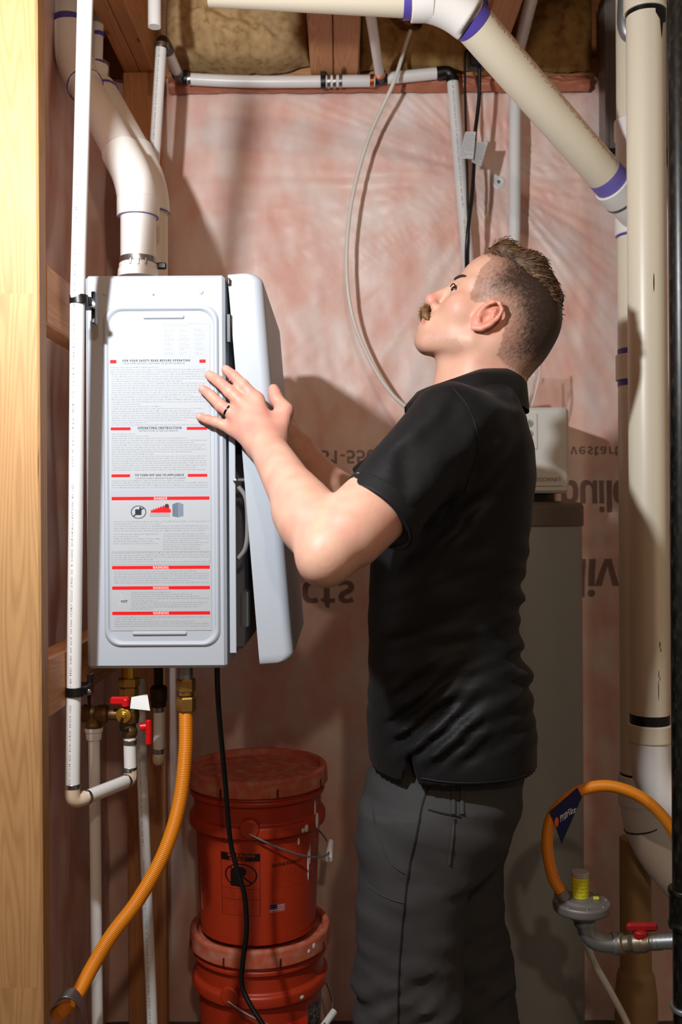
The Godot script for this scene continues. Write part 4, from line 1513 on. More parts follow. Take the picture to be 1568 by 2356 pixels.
	along = (along + Vector3(0.02, 0.5, 0.0)).normalized() if not lower else (along + Vector3(0.35, 0.5, 0.0)).normalized()
	rod(mb, g - along * 0.026, g + along * 0.026, 0.0075, 16)
	obj("grip", mb, mats["paper"], t)
	# paint spatters on the right
	var rng := RandomNumberGenerator.new()
	rng.seed = 40 + int(lower)
	var spots := [[62.0, h - 0.105, 0.149, 0.006, 0.017], [66.0, h - 0.085, 0.139, 0.004, 0.02], [48.0, h - 0.112, 0.148, 0.006, 0.008], [44.0, h - 0.114, 0.148, 0.004, 0.005], [44.0, h - 0.14, 0.1345, 0.003, 0.008], [58.5, h - 0.19, 0.1315, 0.003, 0.044], [61.0, h - 0.17, 0.132, 0.002, 0.03]] if not lower else [[52.0, h - 0.014, 0.1525, 0.005, 0.006], [46.0, h - 0.02, 0.1525, 0.004, 0.004], [40.0, h - 0.112, 0.148, 0.005, 0.004]]
	for s in spots:
		var an := deg_to_rad(s[0])
		var dir := Vector3(sin(an), 0, cos(an))
		mb = MB.new()
		ball(mb, o + dir * s[2] + Vector3(0, s[1], 0), Vector3(s[3], s[4], 0.0012), Basis(Vector3.UP, an), 7)
		obj("paint_drip", mb, mats["paper"], t)
	t.position = base
	t.rotation.y = deg_to_rad(0.0)

func buckets() -> void:
	var c := P(592, 1756, 2.18)
	var lid_y := c.y
	bucket(Vector3(c.x, lid_y - 0.346, -2.18), false, "upper orange bucket with a dusty lid, stacked under the heater")
	bucket(Vector3(c.x + 0.004, lid_y - 0.346 * 2, -2.18), true, "lower orange bucket carrying the other bucket on its lid")
	# what the stack stands on
	var y := lid_y - 0.346 * 2
	if y > 0.012:
		board("board_scrap", Vector3(c.x, y / 2, -2.18), Vector3(0.30, y, 0.28), mats["pale_fir"], "scrap board on the floor under the bucket stack", "board")
	var crumb := MB.new()
	bx(crumb, P(648, 1764, 2.17) + Vector3(0, -0.012, 0), Vector3(0.018, 0.004, 0.010), 0.001, Basis(Vector3.UP, 0.5))
	tag(obj("plastic_scrap", crumb, mat("clear_scrap", Color(0.85, 0.80, 0.76), 0.2)), "tiny clear plastic scrap lying on the upper bucket's lid", "scrap")

# ---------------------------------------------------------------- softener
func softener() -> void:
	var d := 2.36
	var grey := mat("grey_tank", Color(0.56, 0.585, 0.57), 0.42)
	var t := thing("water_softener", "tall grey water softener tank with a white control head behind the man", "softener", Vector3(P(1206, 1178, d).x, 0, -d))
	var cx := P(1208, 1500, d).x
	var top := P(1208, 1178, d).y
	var r := 0.135
	var y1 := P(1200, 1212, d - r).y
	var y0 := P(1200, 1156, d - r).y
	var mb := MB.new()
	turned(mb, Vector3(cx, 0.0, -d), Vector3.UP, [Vector2(0, 0), Vector2(r, 0), Vector2(r, 0.03), Vector2(r - 0.003, 0.04), Vector2(r - 0.003, y1 + 0.01), Vector2(0, y1 + 0.01)], 56, 0.003)
	obj("tank", mb, grey, t)
	mb = MB.new()
	turned(mb, Vector3(cx, y1, -d), Vector3.UP, [Vector2(r - 0.004, 0), Vector2(r + 0.001, 0.0), Vector2(r + 0.001, y0 - y1 - 0.008), Vector2(r - 0.006, y0 - y1), Vector2(0.0, y0 - y1 + 0.01)], 56, 0.003)
	obj("collar", mb, mat("taupe_plastic", Color(0.36, 0.32, 0.29), 0.45), t)
	var wn := MB.new()
	turned(wn, Vector3(cx, y0 - 0.01, -d), Vector3.UP, [Vector2(0, 0), Vector2(0.07, 0), Vector2(0.07, 0.03), Vector2(0, 0.03)], 40)
	obj("neck", wn, mats["black_plastic"], t)
	# control head
	var hd := d - 0.115
	var white := mat("ivory_plastic", Color(0.80, 0.80, 0.77), 0.4)
	var a := P(1088, 938, hd)
	var b := P(1309, 1134, hd)
	obj("control_head", box(Vector3((a.x + b.x) / 2, (a.y + b.y) / 2, -hd - 0.075), Vector3(b.x - a.x, a.y - b.y, 0.15), 0.006), white, t)
	var f := -hd
	obj("keypad_frame", box(P(1165, 993, hd) + Vector3(0, 0, 0.001), Vector3(L(140, hd), L(82, hd), 0.004), 0.0015), white, t)
	obj("display_frame", box(P(1150, 990, hd) + Vector3(0, 0, 0.003), Vector3(L(104, hd), L(44, hd), 0.004), 0.0015), mat("pale_grey_plastic", Color(0.62, 0.64, 0.61), 0.4), t)
	obj("display", box(P(1148, 990, hd) + Vector3(0, 0, 0.0055), Vector3(L(96, hd), L(34, hd), 0.002), 0.0006), mat("dark_display", Color(0.10, 0.11, 0.10), 0.15), t)
	for k in 2:
		var p := P(1216, 974 + 24 * k, hd)
		mb = MB.new()
		turned(mb, p + Vector3(0, 0, 0.002), Vector3.BACK, [Vector2(0.0085, 0), Vector2(0.0085, 0.003), Vector2(0.007, 0.0045), Vector2(0, 0.0045)], 26, 0.0006)
		var btn := obj("button", mb, mat("pale_grey_plastic", Color.GRAY), t)
		mb = MB.new()
		var s := 1.0 if k == 0 else -1.0
		for q in 3:
			var a1 := PI / 2 * s + TAU * q / 3
			var a2 := PI / 2 * s + TAU * (q + 1) / 3
			rod(mb, p + Vector3(cos(a1), sin(a1), 0) * 0.0046 + Vector3(0, 0, 0.0066), p + Vector3(cos(a2), sin(a2), 0) * 0.0046 + Vector3(0, 0, 0.0066), 0.0005, 6)
		obj("arrow", mb, mats["black_plastic"], btn)
	obj("groove", box(P(1180, 1119, hd) + Vector3(0, 0, 0.0004), Vector3(L(228, hd), 0.0012, 0.001), 0.0003), mat("grey_ink", Color(0.33, 0.33, 0.31), 0.5), t)
	var tm := TextMesh.new()
	var sf := SystemFont.new()
	sf.font_names = PackedStringArray(["Droid Sans"])
	tm.font = sf
	tm.text = "VISIONNXT"
	tm.font_size = 24
	tm.pixel_size = 0.00052
	tm.depth = 0.0005
	tm.horizontal_alignment = HORIZONTAL_ALIGNMENT_RIGHT
	var tx := put("lettering", tm, mat("grey_ink", Color.GRAY), t)
	tx.position = P(1290, 1103, hd) + Vector3(0, 0, 0.0006) - t.position
	# bag of papers on top
	var clear := StandardMaterial3D.new()
	clear.resource_name = "clear_plastic"
	clear.albedo_color = Color(0.92, 0.93, 0.95, 0.10)
	clear.transparency = BaseMaterial3D.TRANSPARENCY_ALPHA
	clear.roughness = 0.08
	clear.cull_mode = BaseMaterial3D.CULL_DISABLED
	mats["clear_plastic"] = clear
	t = thing("manual_bag", "crumpled clear plastic bag with a red and dark booklet on the control head", "bag", P(1195, 936, hd + 0.05))
	var n := FastNoiseLite.new()
	n.seed = 71
	n.frequency = 1.0
	var rows := []
	for i in 17:
		var row := PackedVector3Array()
		for j in 25:
			var an := TAU * j / 24
			var w := i / 16.0
			var c := P(lerpf(1165, 1215, w), lerpf(936, 820, w), hd + 0.06)
			var rad := Vector2(0.052 * (1.0 - 0.35 * w), 0.030 * (1 - 0.6 * w))
			var crumple := 1.0 + 0.28 * n.get_noise_2d(an * 2.0 if j < 24 else 0.0, w * 4.0)
			row.append(c + Vector3(cos(an) * rad.x * crumple, 0.006 * n.get_noise_2d(an * 3.0 if j < 24 else 0.0, w * 3.0 + 9.0), sin(an) * rad.y * crumple))
		rows.append(row)
	mb = MB.new()
	mb.grid(rows, false)
	obj("film", mb, clear, t)
	obj("booklet", box(P(1172, 905, hd + 0.05), Vector3(0.05, 0.055, 0.012), 0.002, Basis(Vector3.BACK, 0.12)), mat("red_print", Color(0.80, 0.10, 0.07), 0.45), t, "red booklet")
	obj("cable_bundle", box(P(1196, 922, hd + 0.065), Vector3(0.04, 0.018, 0.02), 0.004), mats["black_plastic"], t)
	for k in 2:
		mb = MB.new()
		tube(mb, smooth_path([[P(1222, 828, hd + 0.05), P(1222, 870, hd + 0.05), P(1214, 936, hd + 0.05)], [P(1240, 812, hd + 0.05), P(1239, 870, hd + 0.045), P(1222, 936, hd + 0.04)]][k], 6), 0.0017, 8)
		obj("seam", mb, mat("milky_tube", Color.WHITE), t)

# ---------------------------------------------------------------- drains at the right
func right_pipes() -> void:
	var cream: Material = mats["cream_vinyl"]
	var vin: Material = mats["white_vinyl"]
	var pur: Material = mats["purple_primer"]
	var drk: Material = mats["dark_primer"]
	var r := 0.0365
	# front stack
	var d := 1.90
	var t := thing("drain_stack", "thick cream drain pipe standing in front at the right", "drain pipe", P(1492, 1178, d))
	var x := P(1491, 1178, d)
	var y_top := P(1484, 30, d).y
	var y_low := P(1496, 1664, d).y
	var mb := MB.new()
	tube(mb, PackedVector3Array([Vector3(x.x, y_top + 0.03, x.z), Vector3(x.x, y_low - 0.02, x.z)]), r, 40, true, Vector3.FORWARD)
	obj("pipe", mb, cream, t)
	hub("upper_hub", Vector3(x.x, y_top, x.z), Vector3.UP, r, 0.17, cream, t)
	# black primer with its run
	band("primer_ring", Vector3(x.x, y_top - 0.002, x.z), Vector3.UP, r, 0.013, drk, t, 0.0007)
	var drip := MB.new()
	var rows := []
	for i in 9:
		var w := i / 8.0
		var row := PackedVector3Array()
		for j in 9:
			var an := deg_to_rad(lerpf(12.0, 70.0, j / 8.0))
			var edge := 0.016 + 0.016 * sin(PI * j / 8.0) + (0.034 if j == 3 else 0.0)
			row.append(Vector3(x.x + sin(an) * (r + 0.0007), y_top - edge * w, x.z + cos(an) * (r + 0.0007)))
		rows.append(row)
	drip.grid(rows, false, [], true)
	obj("primer_run", drip, drk, t)
	band("primer_ring", Vector3(x.x, y_low + 0.008, x.z), Vector3.UP, r, 0.021, drk, t, 0.0007)
	hub("lower_hub", Vector3(x.x, y_low - 0.034, x.z), Vector3.UP, r, 0.034, cream, t)
	mb = MB.new()
	tube(mb, bend(Vector3(x.x, y_low - 0.02, x.z), Vector3(x.x, y_low - 0.163, x.z), Vector3(x.x + 0.21, y_low - 0.176, x.z), 0.111, 14), r * 1.06, 36)
	obj("sweep_elbow", mb, vin, t)
	var scuff := MB.new()
	for q in [[14.0, 1478.0, 0.0012, 0.006], [17.0, 1490.0, 0.001, 0.004], [10.0, 1545.0, 0.0008, 0.008], [9.0, 1580.0, 0.0008, 0.02], [14.0, 1555.0, 0.0006, 0.004], [2.0, 660.0, 0.0012, 0.018]]:
		var an := deg_to_rad(q[0])
		ball(scuff, Vector3(x.x + sin(an) * r, P(1490, q[1], d).y, x.z + cos(an) * r), Vector3(q[2], q[3], 0.0004), Basis(Vector3.UP, an), 6)
	obj("scuff", scuff, mat("dark_scuff", Color(0.16, 0.13, 0.10), 0.7), t)
	# rear stack with the wye
	d = 2.12
	t = thing("drain_stack", "cream drain pipe standing behind the front one, with purple rings", "drain pipe", P(1463, 1178, d))
	var q := P(1463, 1178, d)
	var yb := P(1463, 1782, d).y
	mb = MB.new()
	tube(mb, PackedVector3Array([Vector3(q.x, P(0, -40, d).y, q.z), Vector3(q.x, yb - 0.02, q.z)]), r, 40, true, Vector3.FORWARD)
	obj("pipe", mb, cream, t)
	var yc := P(1463, 846, d).y
	hub("coupling", Vector3(q.x, yc - 0.027, q.z), Vector3.UP, r, 0.054, cream, t)
	for s in [-1, 1]:
		band("primer_ring", Vector3(q.x, yc + s * 0.033, q.z), Vector3.UP, r, 0.013, pur, t, 0.0006)
	var yw := P(1463, 542, d).y
	mb = MB.new()
	turned(mb, Vector3(q.x, yw, q.z), Vector3.UP, [Vector2(r * 0.96, 0), Vector2(r * 1.13, 0), Vector2(r * 1.13, 0.038), Vector2(r * 1.05, 0.05), Vector2(r * 1.05, 0.20), Vector2(r * 1.13, 0.206), Vector2(r * 1.13, 0.245), Vector2(r * 0.96, 0.245)], 36, 0.002)
	obj("wye", mb, vin, t)
	band("primer_ring", Vector3(q.x, yw - 0.002, q.z), Vector3.UP, r, 0.005, pur, t, 0.0006)
	band("primer_ring", Vector3(q.x, yb + 0.002, q.z), Vector3.UP, r, 0.006, drk, t, 0.0006)
	hub("lower_hub", Vector3(q.x, yb - 0.063, q.z), Vector3.UP, r, 0.063, vin, t)
	mb = MB.new()
	var g := Vector3(q.x + 0.015, P(1480, 1900, d).y, q.z)
	tube(mb, bend(Vector3(q.x, yb - 0.03, q.z), Vector3(q.x + 0.002, g.y - 0.02, q.z), P(1600, 2075, d), 0.09, 12), r * 1.08, 36)
	obj("lower_bend", mb, vin, t)
	band("primer_ring", P(1478, 1902, d), Vector3(0.25, -1, 0), r * 1.09, 0.003, drk, t, 0.0006)
	mb = MB.new()
	for s in [[-24.0, 1300.0, 0.001, 0.014], [-25.0, 1290.0, 0.0007, 0.02]]:
		var an := deg_to_rad(s[0])
		ball(mb, Vector3(q.x + sin(an) * r, P(1445, s[1], d).y, q.z + cos(an) * r), Vector3(s[2], s[3], 0.0004), Basis(Vector3.UP, an), 6)
	obj("scuff", mb, mat("dark_scuff", Color.BLACK), t)
	# the slanted drain
	var a := P(1072, 35, 1.80)
	var b := P(1408, 422, 2.04)
	t = thing("slanted_drain", "cream drain pipe slanting down from the ceiling to the right-hand stack", "drain pipe", (a + b) / 2)
	var printed := mat("printed_cream_pipe", Color(1, 1, 1), 0.36)
	var im := Image.create(1024, 256, false, Image.FORMAT_RGB8)
	im.fill(Color(0.87, 0.83, 0.74))
	var rng := RandomNumberGenerator.new()
	rng.seed = 15
	small_print(im, 20, 118, 1010, 142, 26, Color(0.72, 0.36, 0.20), rng, 0.0)
	im.rotate_90(CLOCKWISE)
	printed.albedo_texture = ImageTexture.create_from_image(im)
	printed.uv1_scale = Vector3(1, 1.7, 1)
	mb = MB.new()
	tube(mb, PackedVector3Array([a, b]), r, 40, true, Vector3(-0.42, -0.42, -0.9))
	obj("pipe", mb, printed, t)
	var dir := (b - a).normalized()
	band("primer_ring", a + dir * 0.013, dir, r, 0.021, pur, t, 0.0006)
	band("primer_ring", b - dir * 0.016, dir, r, 0.031, mat("smeared_primer", Color(0.45, 0.41, 0.72), 0.45), t, 0.0006)
	hub("lower_hub", b, dir, r, 0.039, vin, t)
	mb = MB.new()
	tube(mb, smooth_path([b + dir * 0.03, b + dir * 0.09, Vector3(q.x, P(0, 500, d).y, q.z)], 6), r * 1.06, 36)
	obj("wye_branch", mb, vin, t)
	var groove := MB.new()
	turned(groove, b + dir * 0.0392, dir, [Vector2(r * 1.0, 0), Vector2(r * 1.145, 0.0), Vector2(r * 1.145, 0.0025), Vector2(r * 1.0, 0.0025)], 32, 0.0004)
	obj("groove", groove, mat("grey_ink", Color.GRAY), t)
	var h := P(975, -6, 1.785)
	mb = MB.new()
	tube(mb, bend(h, P(1030, -2, 1.79), a + dir * 0.002, 0.052, 10), r * 1.12, 36)
	obj("upper_elbow", mb, vin, t)
	hub("upper_hub", h + Vector3(-0.023, 0, 0), Vector3.RIGHT, r * 1.02, 0.039, vin, t)
	mb = MB.new()
	tube(mb, PackedVector3Array([P(480, -34, 1.775), h]), r * 0.98, 36)
	obj("level_pipe", mb, cream, t)
	band("primer_ring", h + Vector3(-0.031, -0.0005, 0), Vector3.RIGHT, r, 0.013, pur, t, 0.0006)
	# black iron gas pipe at the frame's edge
	var iron := mat("black_iron", Color(1, 1, 1), 0.34, 0.35)
	iron.albedo_texture = ramp_tex(noise_img(256, 256, 0.05, 4, 61), [[0.2, Color(0.03, 0.035, 0.03)], [0.6, Color(0.08, 0.085, 0.075)], [0.85, Color(0.22, 0.20, 0.15)]])
	iron.uv1_triplanar = true
	iron.uv1_scale = Vector3(9, 3, 9)
	t = thing("iron_pipe", "black iron gas pipe standing at the very right edge", "pipe", P(1572, 1178, 1.50))
	var ip := P(1574, 1178, 1.50)
	mb = MB.new()
	tube(mb, PackedVector3Array([Vector3(ip.x, CY + 1.05, ip.z), Vector3(ip.x, 0.3, ip.z)]), 0.0212, 32)
	obj("pipe", mb, iron, t)
	mb = MB.new()
	turned(mb, Vector3(ip.x, P(1560, 2135, 1.5).y, ip.z), Vector3.UP, [Vector2(0.02, 0), Vector2(0.027, 0), Vector2(0.028, 0.006), Vector2(0.026, 0.012), Vector2(0.026, 0.05), Vector2(0.028, 0.054), Vector2(0.027, 0.06), Vector2(0.02, 0.06)], 30)
	obj("tee", mb, iron, t)
	mb = MB.new()
	turned(mb, Vector3(ip.x, P(1560, 2325, 1.5).y, ip.z), Vector3.UP, [Vector2(0.02, 0), Vector2(0.025, 0), Vector2(0.026, 0.004), Vector2(0.025, 0.008), Vector2(0.02, 0.008)], 30)
	obj("collar", mb, mats["galvanized"], t)
	# sheet metal behind
	var duct := mat("sheet_metal", Color(0.46, 0.43, 0.42), 0.35, 0.35)
	t = thing("sheet_metal_duct", "grey sheet metal duct on the rear wall behind the drain pipes", "duct", P(1480, 345, 2.4))
	var f1 := P(1392, 345, 2.40)
	var f2 := P(1640, -20, 2.40)
	obj("body", box(Vector3((f1.x + f2.x) / 2, (f1.y + f2.y) / 2, -2.43), Vector3(f2.x - f1.x, f2.y - f1.y, 0.06), 0.002), duct, t)
	obj("seam", box(Vector3(f1.x + 0.004, (f1.y + f2.y) / 2 - 0.05, -2.398), Vector3(0.008, f2.y - f1.y - 0.1, 0.004), 0.001), duct, t)
	obj("dark_underside", box(Vector3((f1.x + f2.x) / 2, f1.y - 0.008, -2.42), Vector3(f2.x - f1.x - 0.01, 0.014, 0.075), 0.002), mats["dark_primer"], t)  # near-black strip along the underside of the duct
	mb = MB.new()
	rod(mb, P(1426, 160, 2.36), P(1450, 158, 2.36), 0.0045, 12)
	tag(obj("wire_end", mb, mat("blue_wire", Color(0.12, 0.25, 0.75), 0.4)), "short blue wire end poking out beside the front drain pipe", "wire")
	mb = MB.new()
	tube(mb, smooth_path([P(1440, -30, 2.02), P(1437, 20, 2.02), P(1437, 56, 2.02), P(1443, 76, 2.02), P(1452, 82, 2.02)], 6), 0.0155, 18)
	tag(obj("conduit", mb, mats["galvanized"]), "short grey conduit end curving in beside the top hub", "conduit")

# ---------------------------------------------------------------- gas line
func gas_line() -> void:
	var d := 1.70
	var galv: Material = mats["galvanized"]
	var t := thing("gas_regulator", "round grey gas regulator with a yellow-labelled neck", "regulator", P(1337, 2080, d))
	var c := P(1337, 2080, d)
	var mb := MB.new()
	turned(mb, c - Vector3(0, 0.012, 0), Vector3.UP, [Vector2(0, -0.012), Vector2(0.020, -0.012), Vector2(0.034, -0.002), Vector2(0.047, 0.002), Vector2(0.0485, 0.006), Vector2(0.0485, 0.015), Vector2(0.047, 0.018), Vector2(0.036, 0.019), Vector2(0.030, 0.023), Vector2(0.014, 0.026), Vector2(0.0, 0.026)], 44, 0.0015)
	obj("body", mb, mat("cast_zinc", Color(0.52, 0.51, 0.50), 0.5, 0.6), t)
	for k in 8:
		var an := TAU * k / 8
		mb = MB.new()
		turned(mb, c + Vector3(cos(an) * 0.042, 0.005, sin(an) * 0.042), Vector3.UP, [Vector2(0, 0), Vector2(0.003, 0), Vector2(0.003, 0.003), Vector2(0, 0.0035)], 10, 0.0005)
		obj("screw", mb, galv, t)
	var y0 := P(1335, 2072, d).y
	mb = MB.new()
	turned(mb, Vector3(c.x - 0.002, y0 - 0.006, c.z), Vector3.UP, [Vector2(0.0, 0), Vector2(0.0145, 0), Vector2(0.0145, 0.048), Vector2(0.0, 0.048)], 28)
	var yl := mat("yellow_print", Color(1, 1, 1), 0.45)
	var im := Image.create(256, 128, false, Image.FORMAT_RGB8)
	im.fill(Color(0.80, 0.78, 0.12))
	var rng := RandomNumberGenerator.new()
	rng.seed = 4
	small_print(im, 2, 8, 254, 124, 16, Color(0.30, 0.30, 0.10), rng, 0.1)
	yl.albedo_texture = ImageTexture.create_from_image(im)
	yl.uv1_scale = Vector3(1, 20, 1)
	obj("neck", mb, yl, t, "yellow printed neck")
	mb = MB.new()
	turned(mb, Vector3(c.x - 0.002, y0 + 0.042, c.z), Vector3.UP, [Vector2(0.0, 0), Vector2(0.0152, 0), Vector2(0.0152, 0.008), Vector2(0.0, 0.0085)], 28)
	obj("cap", mb, mat("grey_white_plastic", Color(0.60, 0.60, 0.58), 0.4), t)
	obj("vent_plug", box(P(1371, 2072, d - 0.01) + Vector3(0, 0.004, 0), Vector3(0.010, 0.005, 0.008), 0.002), yl, t)
	mb = MB.new()
	turned(mb, P(1296, 2062, d) , P(1282, 2040, d) - P(1300, 2070, d), [Vector2(0, -0.004), Vector2(0.012, -0.004), Vector2(0.013, 0.010), Vector2(0.0, 0.012)], 20)
	obj("hose_port", mb, mat("cast_zinc", Color.GRAY), t)
	# fittings below, running to the iron pipe
	t = thing("gas_elbow", "galvanized elbow under the regulator", "fitting", P(1352, 2150, d))
	mb = MB.new()
	tube(mb, bend(P(1342, 2100, d), P(1349, 2166, d), P(1424, 2172, d), 0.03, 10), 0.0155, 26)
	obj("body", mb, galv, t)
	band("bead", P(1344, 2122, d), Vector3(0.1, -1, 0), 0.0155, 0.008, galv, t, 0.003)
	band("bead", P(1412, 2171, d), Vector3.RIGHT, 0.0155, 0.008, galv, t, 0.003)
	t = thing("gas_valve", "steel gas valve with a red lever by the black iron pipe", "valve", P(1465, 2165, d))
	var ax := P(1540, 2166, 1.66) - P(1424, 2172, d)
	mb = MB.new()
	turned(mb, P(1420, 2172, d), ax, [Vector2(0, 0), Vector2(0.0185, 0), Vector2(0.0185, 0.010), Vector2(0.0135, 0.012), Vector2(0.0135, 0.022), Vector2(0.017, 0.03), Vector2(0.0165, 0.046), Vector2(0.012, 0.056), Vector2(0.0135, 0.058), Vector2(0.0135, 0.075), Vector2(0, 0.075)], 26)
	obj("body", mb, mat("nickel", Color(0.56, 0.52, 0.45), 0.4, 0.8), t)
	mb = MB.new()
	turned(mb, P(1472, 2158, 1.68), Vector3.UP, [Vector2(0, 0), Vector2(0.012, 0), Vector2(0.013, 0.012), Vector2(0, 0.02)], 20)
	bx(mb, P(1476, 2132, 1.68), Vector3(0.052, 0.014, 0.013), 0.004)
	obj("handle", mb, mat("dull_red", Color(0.58, 0.06, 0.07), 0.45), t)
	t = thing("pipe_nipple", "threaded steel nipple between the gas valve and iron pipe", "fitting", P(1520, 2166, 1.66))
	mb = MB.new()
	var pr := []
	for k in 16:
		pr.append(Vector2(0.0118 + (0.0012 if k % 2 else 0.0), 0.004 * k))
	lathe(mb, P(1502, 2168, 1.67), ax, pr, 20)
	obj("thread", mb, galv, t)
	# yellow hose and its blue tag
	t = thing("gas_hose", "yellow corrugated hose arching from the regulator towards the right edge", "hose", P(1390, 1810, d))
	obj("hose", ribbed(smooth_path([P(1291, 2054, d), P(1270, 2014, d), P(1258, 1945, d), P(1266, 1885, d), P(1296, 1845, d), P(1340, 1817, d), P(1394, 1808, d), P(1450, 1822, d), P(1498, 1852, d), P(1545, 1905, d), P(1600, 1985, d)], 24), 0.0098, 0.00045, 0.0026), mats["yellow_hose"], t)
	var bt := mat("blue_tag_print", Color(1, 1, 1), 0.5)
	im = Image.create(320, 256, false, Image.FORMAT_RGBA8)
	im.fill(Color(0.03, 0.08, 0.30))
	txt(im, "ProFlex", 96, 170, 52, Color(0.88, 0.88, 0.92), "bold")
	for yy in range(-34, 35):
		for xx in range(-22, 23):
			if pow(xx / 22.0, 2) + pow(yy / 34.0, 2) < 1.0:
				im.set_pixel(58 + xx, 150 + yy, Color(0.92, 0.36, 0.14))
	bt.albedo_texture = ImageTexture.create_from_image(im)
	mb = MB.new()
	var q := [P(1263, 1868, d - 0.013), P(1328, 1812, d - 0.013), P(1338, 1834, d - 0.012), P(1318, 1880, d - 0.010), P(1291, 1942, d - 0.008), P(1277, 1902, d - 0.011)]
	var uvq := [Vector2(0, 0.1), Vector2(1, 0.0), Vector2(1.0, 0.35), Vector2(0.85, 0.75), Vector2(0.45, 1.0), Vector2(0.12, 0.7)]
	for s in [0, 1]:
		var off := Vector3(0, 0, -0.0008 * s)
		var m0: Vector3 = P(1300, 1868, d - 0.012) + off
		for k in 6:
			var base := mb.v.size()
			mb.tri(m0, q[k] + off, q[(k + 1) % 6] + off, Vector3.BACK if s == 0 else Vector3.FORWARD)
			for e in 3:
				var p: Vector3 = mb.v[base + e]
				var w := Vector2(0.5, 0.55)
				for z in 6:
					if p.distance_to(q[z] + off) < 1e-5:
						w = uvq[z]
				mb.uv[base + e] = w
	tag(obj("hose_tag", mb, bt), "folded blue printed tag hanging on the arching yellow hose", "tag")
	# tube to the floor and what stands low at the right
	mb = MB.new()
	tube(mb, smooth_path([P(1340, 2150, 1.85), P(1366, 2215, 1.85), P(1400, 2276, 1.86), P(1437, 2345, 1.88), P(1470, 2420, 1.9)], 6), 0.0065, 12)
	tag(obj("drain_tube", mb, mat("milky_tube", Color.WHITE)), "milky tube running down to the floor below the gas elbow", "tube")
	t = thing("standpipe", "beige standpipe with a wide hub low behind the gas valve", "drain pipe", Vector3(P(1460, 2240, 2.2).x, 0, -2.2))
	var sx := P(1462, 2240, 2.2)
	mb = MB.new()
	turned(mb, Vector3(sx.x, 0.0, sx.z), Vector3.UP, [Vector2(0, 0), Vector2(0.046, 0), Vector2(0.046, sx.y - 0.05), Vector2(0.040, sx.y), Vector2(0.034, sx.y + 0.01), Vector2(0.034, sx.y + 0.30), Vector2(0.0, sx.y + 0.30)], 36, 0.004)
	obj("pipe", mb, mat("beige_vinyl", Color(0.62, 0.50, 0.33), 0.5), t)

# ---------------------------------------------------------------- bodies: distance fields and surface nets
class Prim:                                     # kind 0 tapered capsule, 1 ellipsoid, 2 outline solid (rows of front, back, half depth)
	var kind := 0
	var a: Vector3
	var b: Vector3
	var ra := 0.0
	var rb := 0.0
	var ab: Vector3
	var inv := 0.0
	var k := 0.01
	var cut := false
	var r: Vector3
	var basis := Basis()
	var bound_c: Vector3
	var bound_r := 0.0
	var rows: Array = []
	var zc := 0.0
	var cap_n := Vector3.ZERO
	var cap_d := 0.0
	func d(p: Vector3) -> float:
		if kind == 0:
			var t := clampf((p - a).dot(ab) * inv, 0.0, 1.0)
			var q := p.distance_to(a + ab * t) - lerpf(ra, rb, t)
			if cap_n != Vector3.ZERO:
				q = maxf(q, p.dot(cap_n) - cap_d)
			return q
		if kind == 1:
			var q := (p - a) * basis
			var k0 := (q / r).length()
			var k1 := (q / (r * r)).length()
			return k0 * (k0 - 1.0) / maxf(k1, 1e-4)
		var y := p.y
		var n := rows.size()
		var i := 0
		while i < n - 2 and y < rows[i + 1][0]:
			i += 1
		var u: Array = rows[i]
		var w: Array = rows[i + 1]
		var t := clampf((u[0] - y) / (u[0] - w[0]), 0.0, 1.0)
		t = t * t * (3.0 - 2.0 * t) * 0.5 + t * 0.5
		var xc := lerpf(u[1], w[1], t)
		var hx := lerpf(u[2], w[2], t)
		var hz := lerpf(u[3], w[3], t)
		var e := 2.35
		var q := pow(pow(absf(p.x - xc) / hx, e) + pow(absf(p.z - zc) / hz, e), 1.0 / e)
		return maxf((q - 1.0) * minf(hx, hz) * 0.92, maxf(y - rows[0][0], rows[n - 1][0] - y))

class Body:
	var prims: Array[Prim] = []
	func cone(a: Vector3, b: Vector3, ra: float, rb: float, k := 0.01) -> Prim:
		var p := Prim.new()
		p.a = a
		p.b = b
		p.ra = ra
		p.rb = rb
		p.ab = b - a
		p.inv = 1.0 / maxf(p.ab.length_squared(), 1e-9)
		p.k = k
		p.bound_c = (a + b) / 2
		p.bound_r = p.ab.length() / 2 + maxf(ra, rb)
		prims.append(p)
		return p
	func ball(a: Vector3, r: float, k := 0.01) -> Prim:
		return cone(a, a + Vector3(0, 0.0001, 0), r, r, k)
	func egg(a: Vector3, r: Vector3, basis: Basis, k := 0.01) -> Prim:
		var p := Prim.new()
		p.kind = 1
		p.a = a
		p.r = r
		p.basis = basis
		p.k = k
		p.bound_c = a
		p.bound_r = maxf(r.x, maxf(r.y, r.z))
		prims.append(p)
		return p
	func solid(rows: Array, zc: float, k := 0.02) -> Prim:
		var p := Prim.new()
		p.kind = 2
		p.rows = rows
		p.zc = zc
		p.k = k
		p.bound_r = 1e3
		prims.append(p)
		return p
	func d(p: Vector3) -> float:
		var best := 1e3
		for q in prims:
			if p.distance_to(q.bound_c) - q.bound_r > best + q.k * 2.0 and not q.cut:
				continue
			if q.cut:
				if p.distance_to(q.bound_c) - q.bound_r > q.k:
					continue
				var e := -q.d(p)
				var h := maxf(q.k - absf(best - e), 0.0) / q.k
				best = maxf(best, e) + h * h * q.k * 0.25
			else:
				var e := q.d(p)
				var h := maxf(q.k - absf(best - e), 0.0) / q.k
				best = minf(best, e) - h * h * q.k * 0.25
		return best

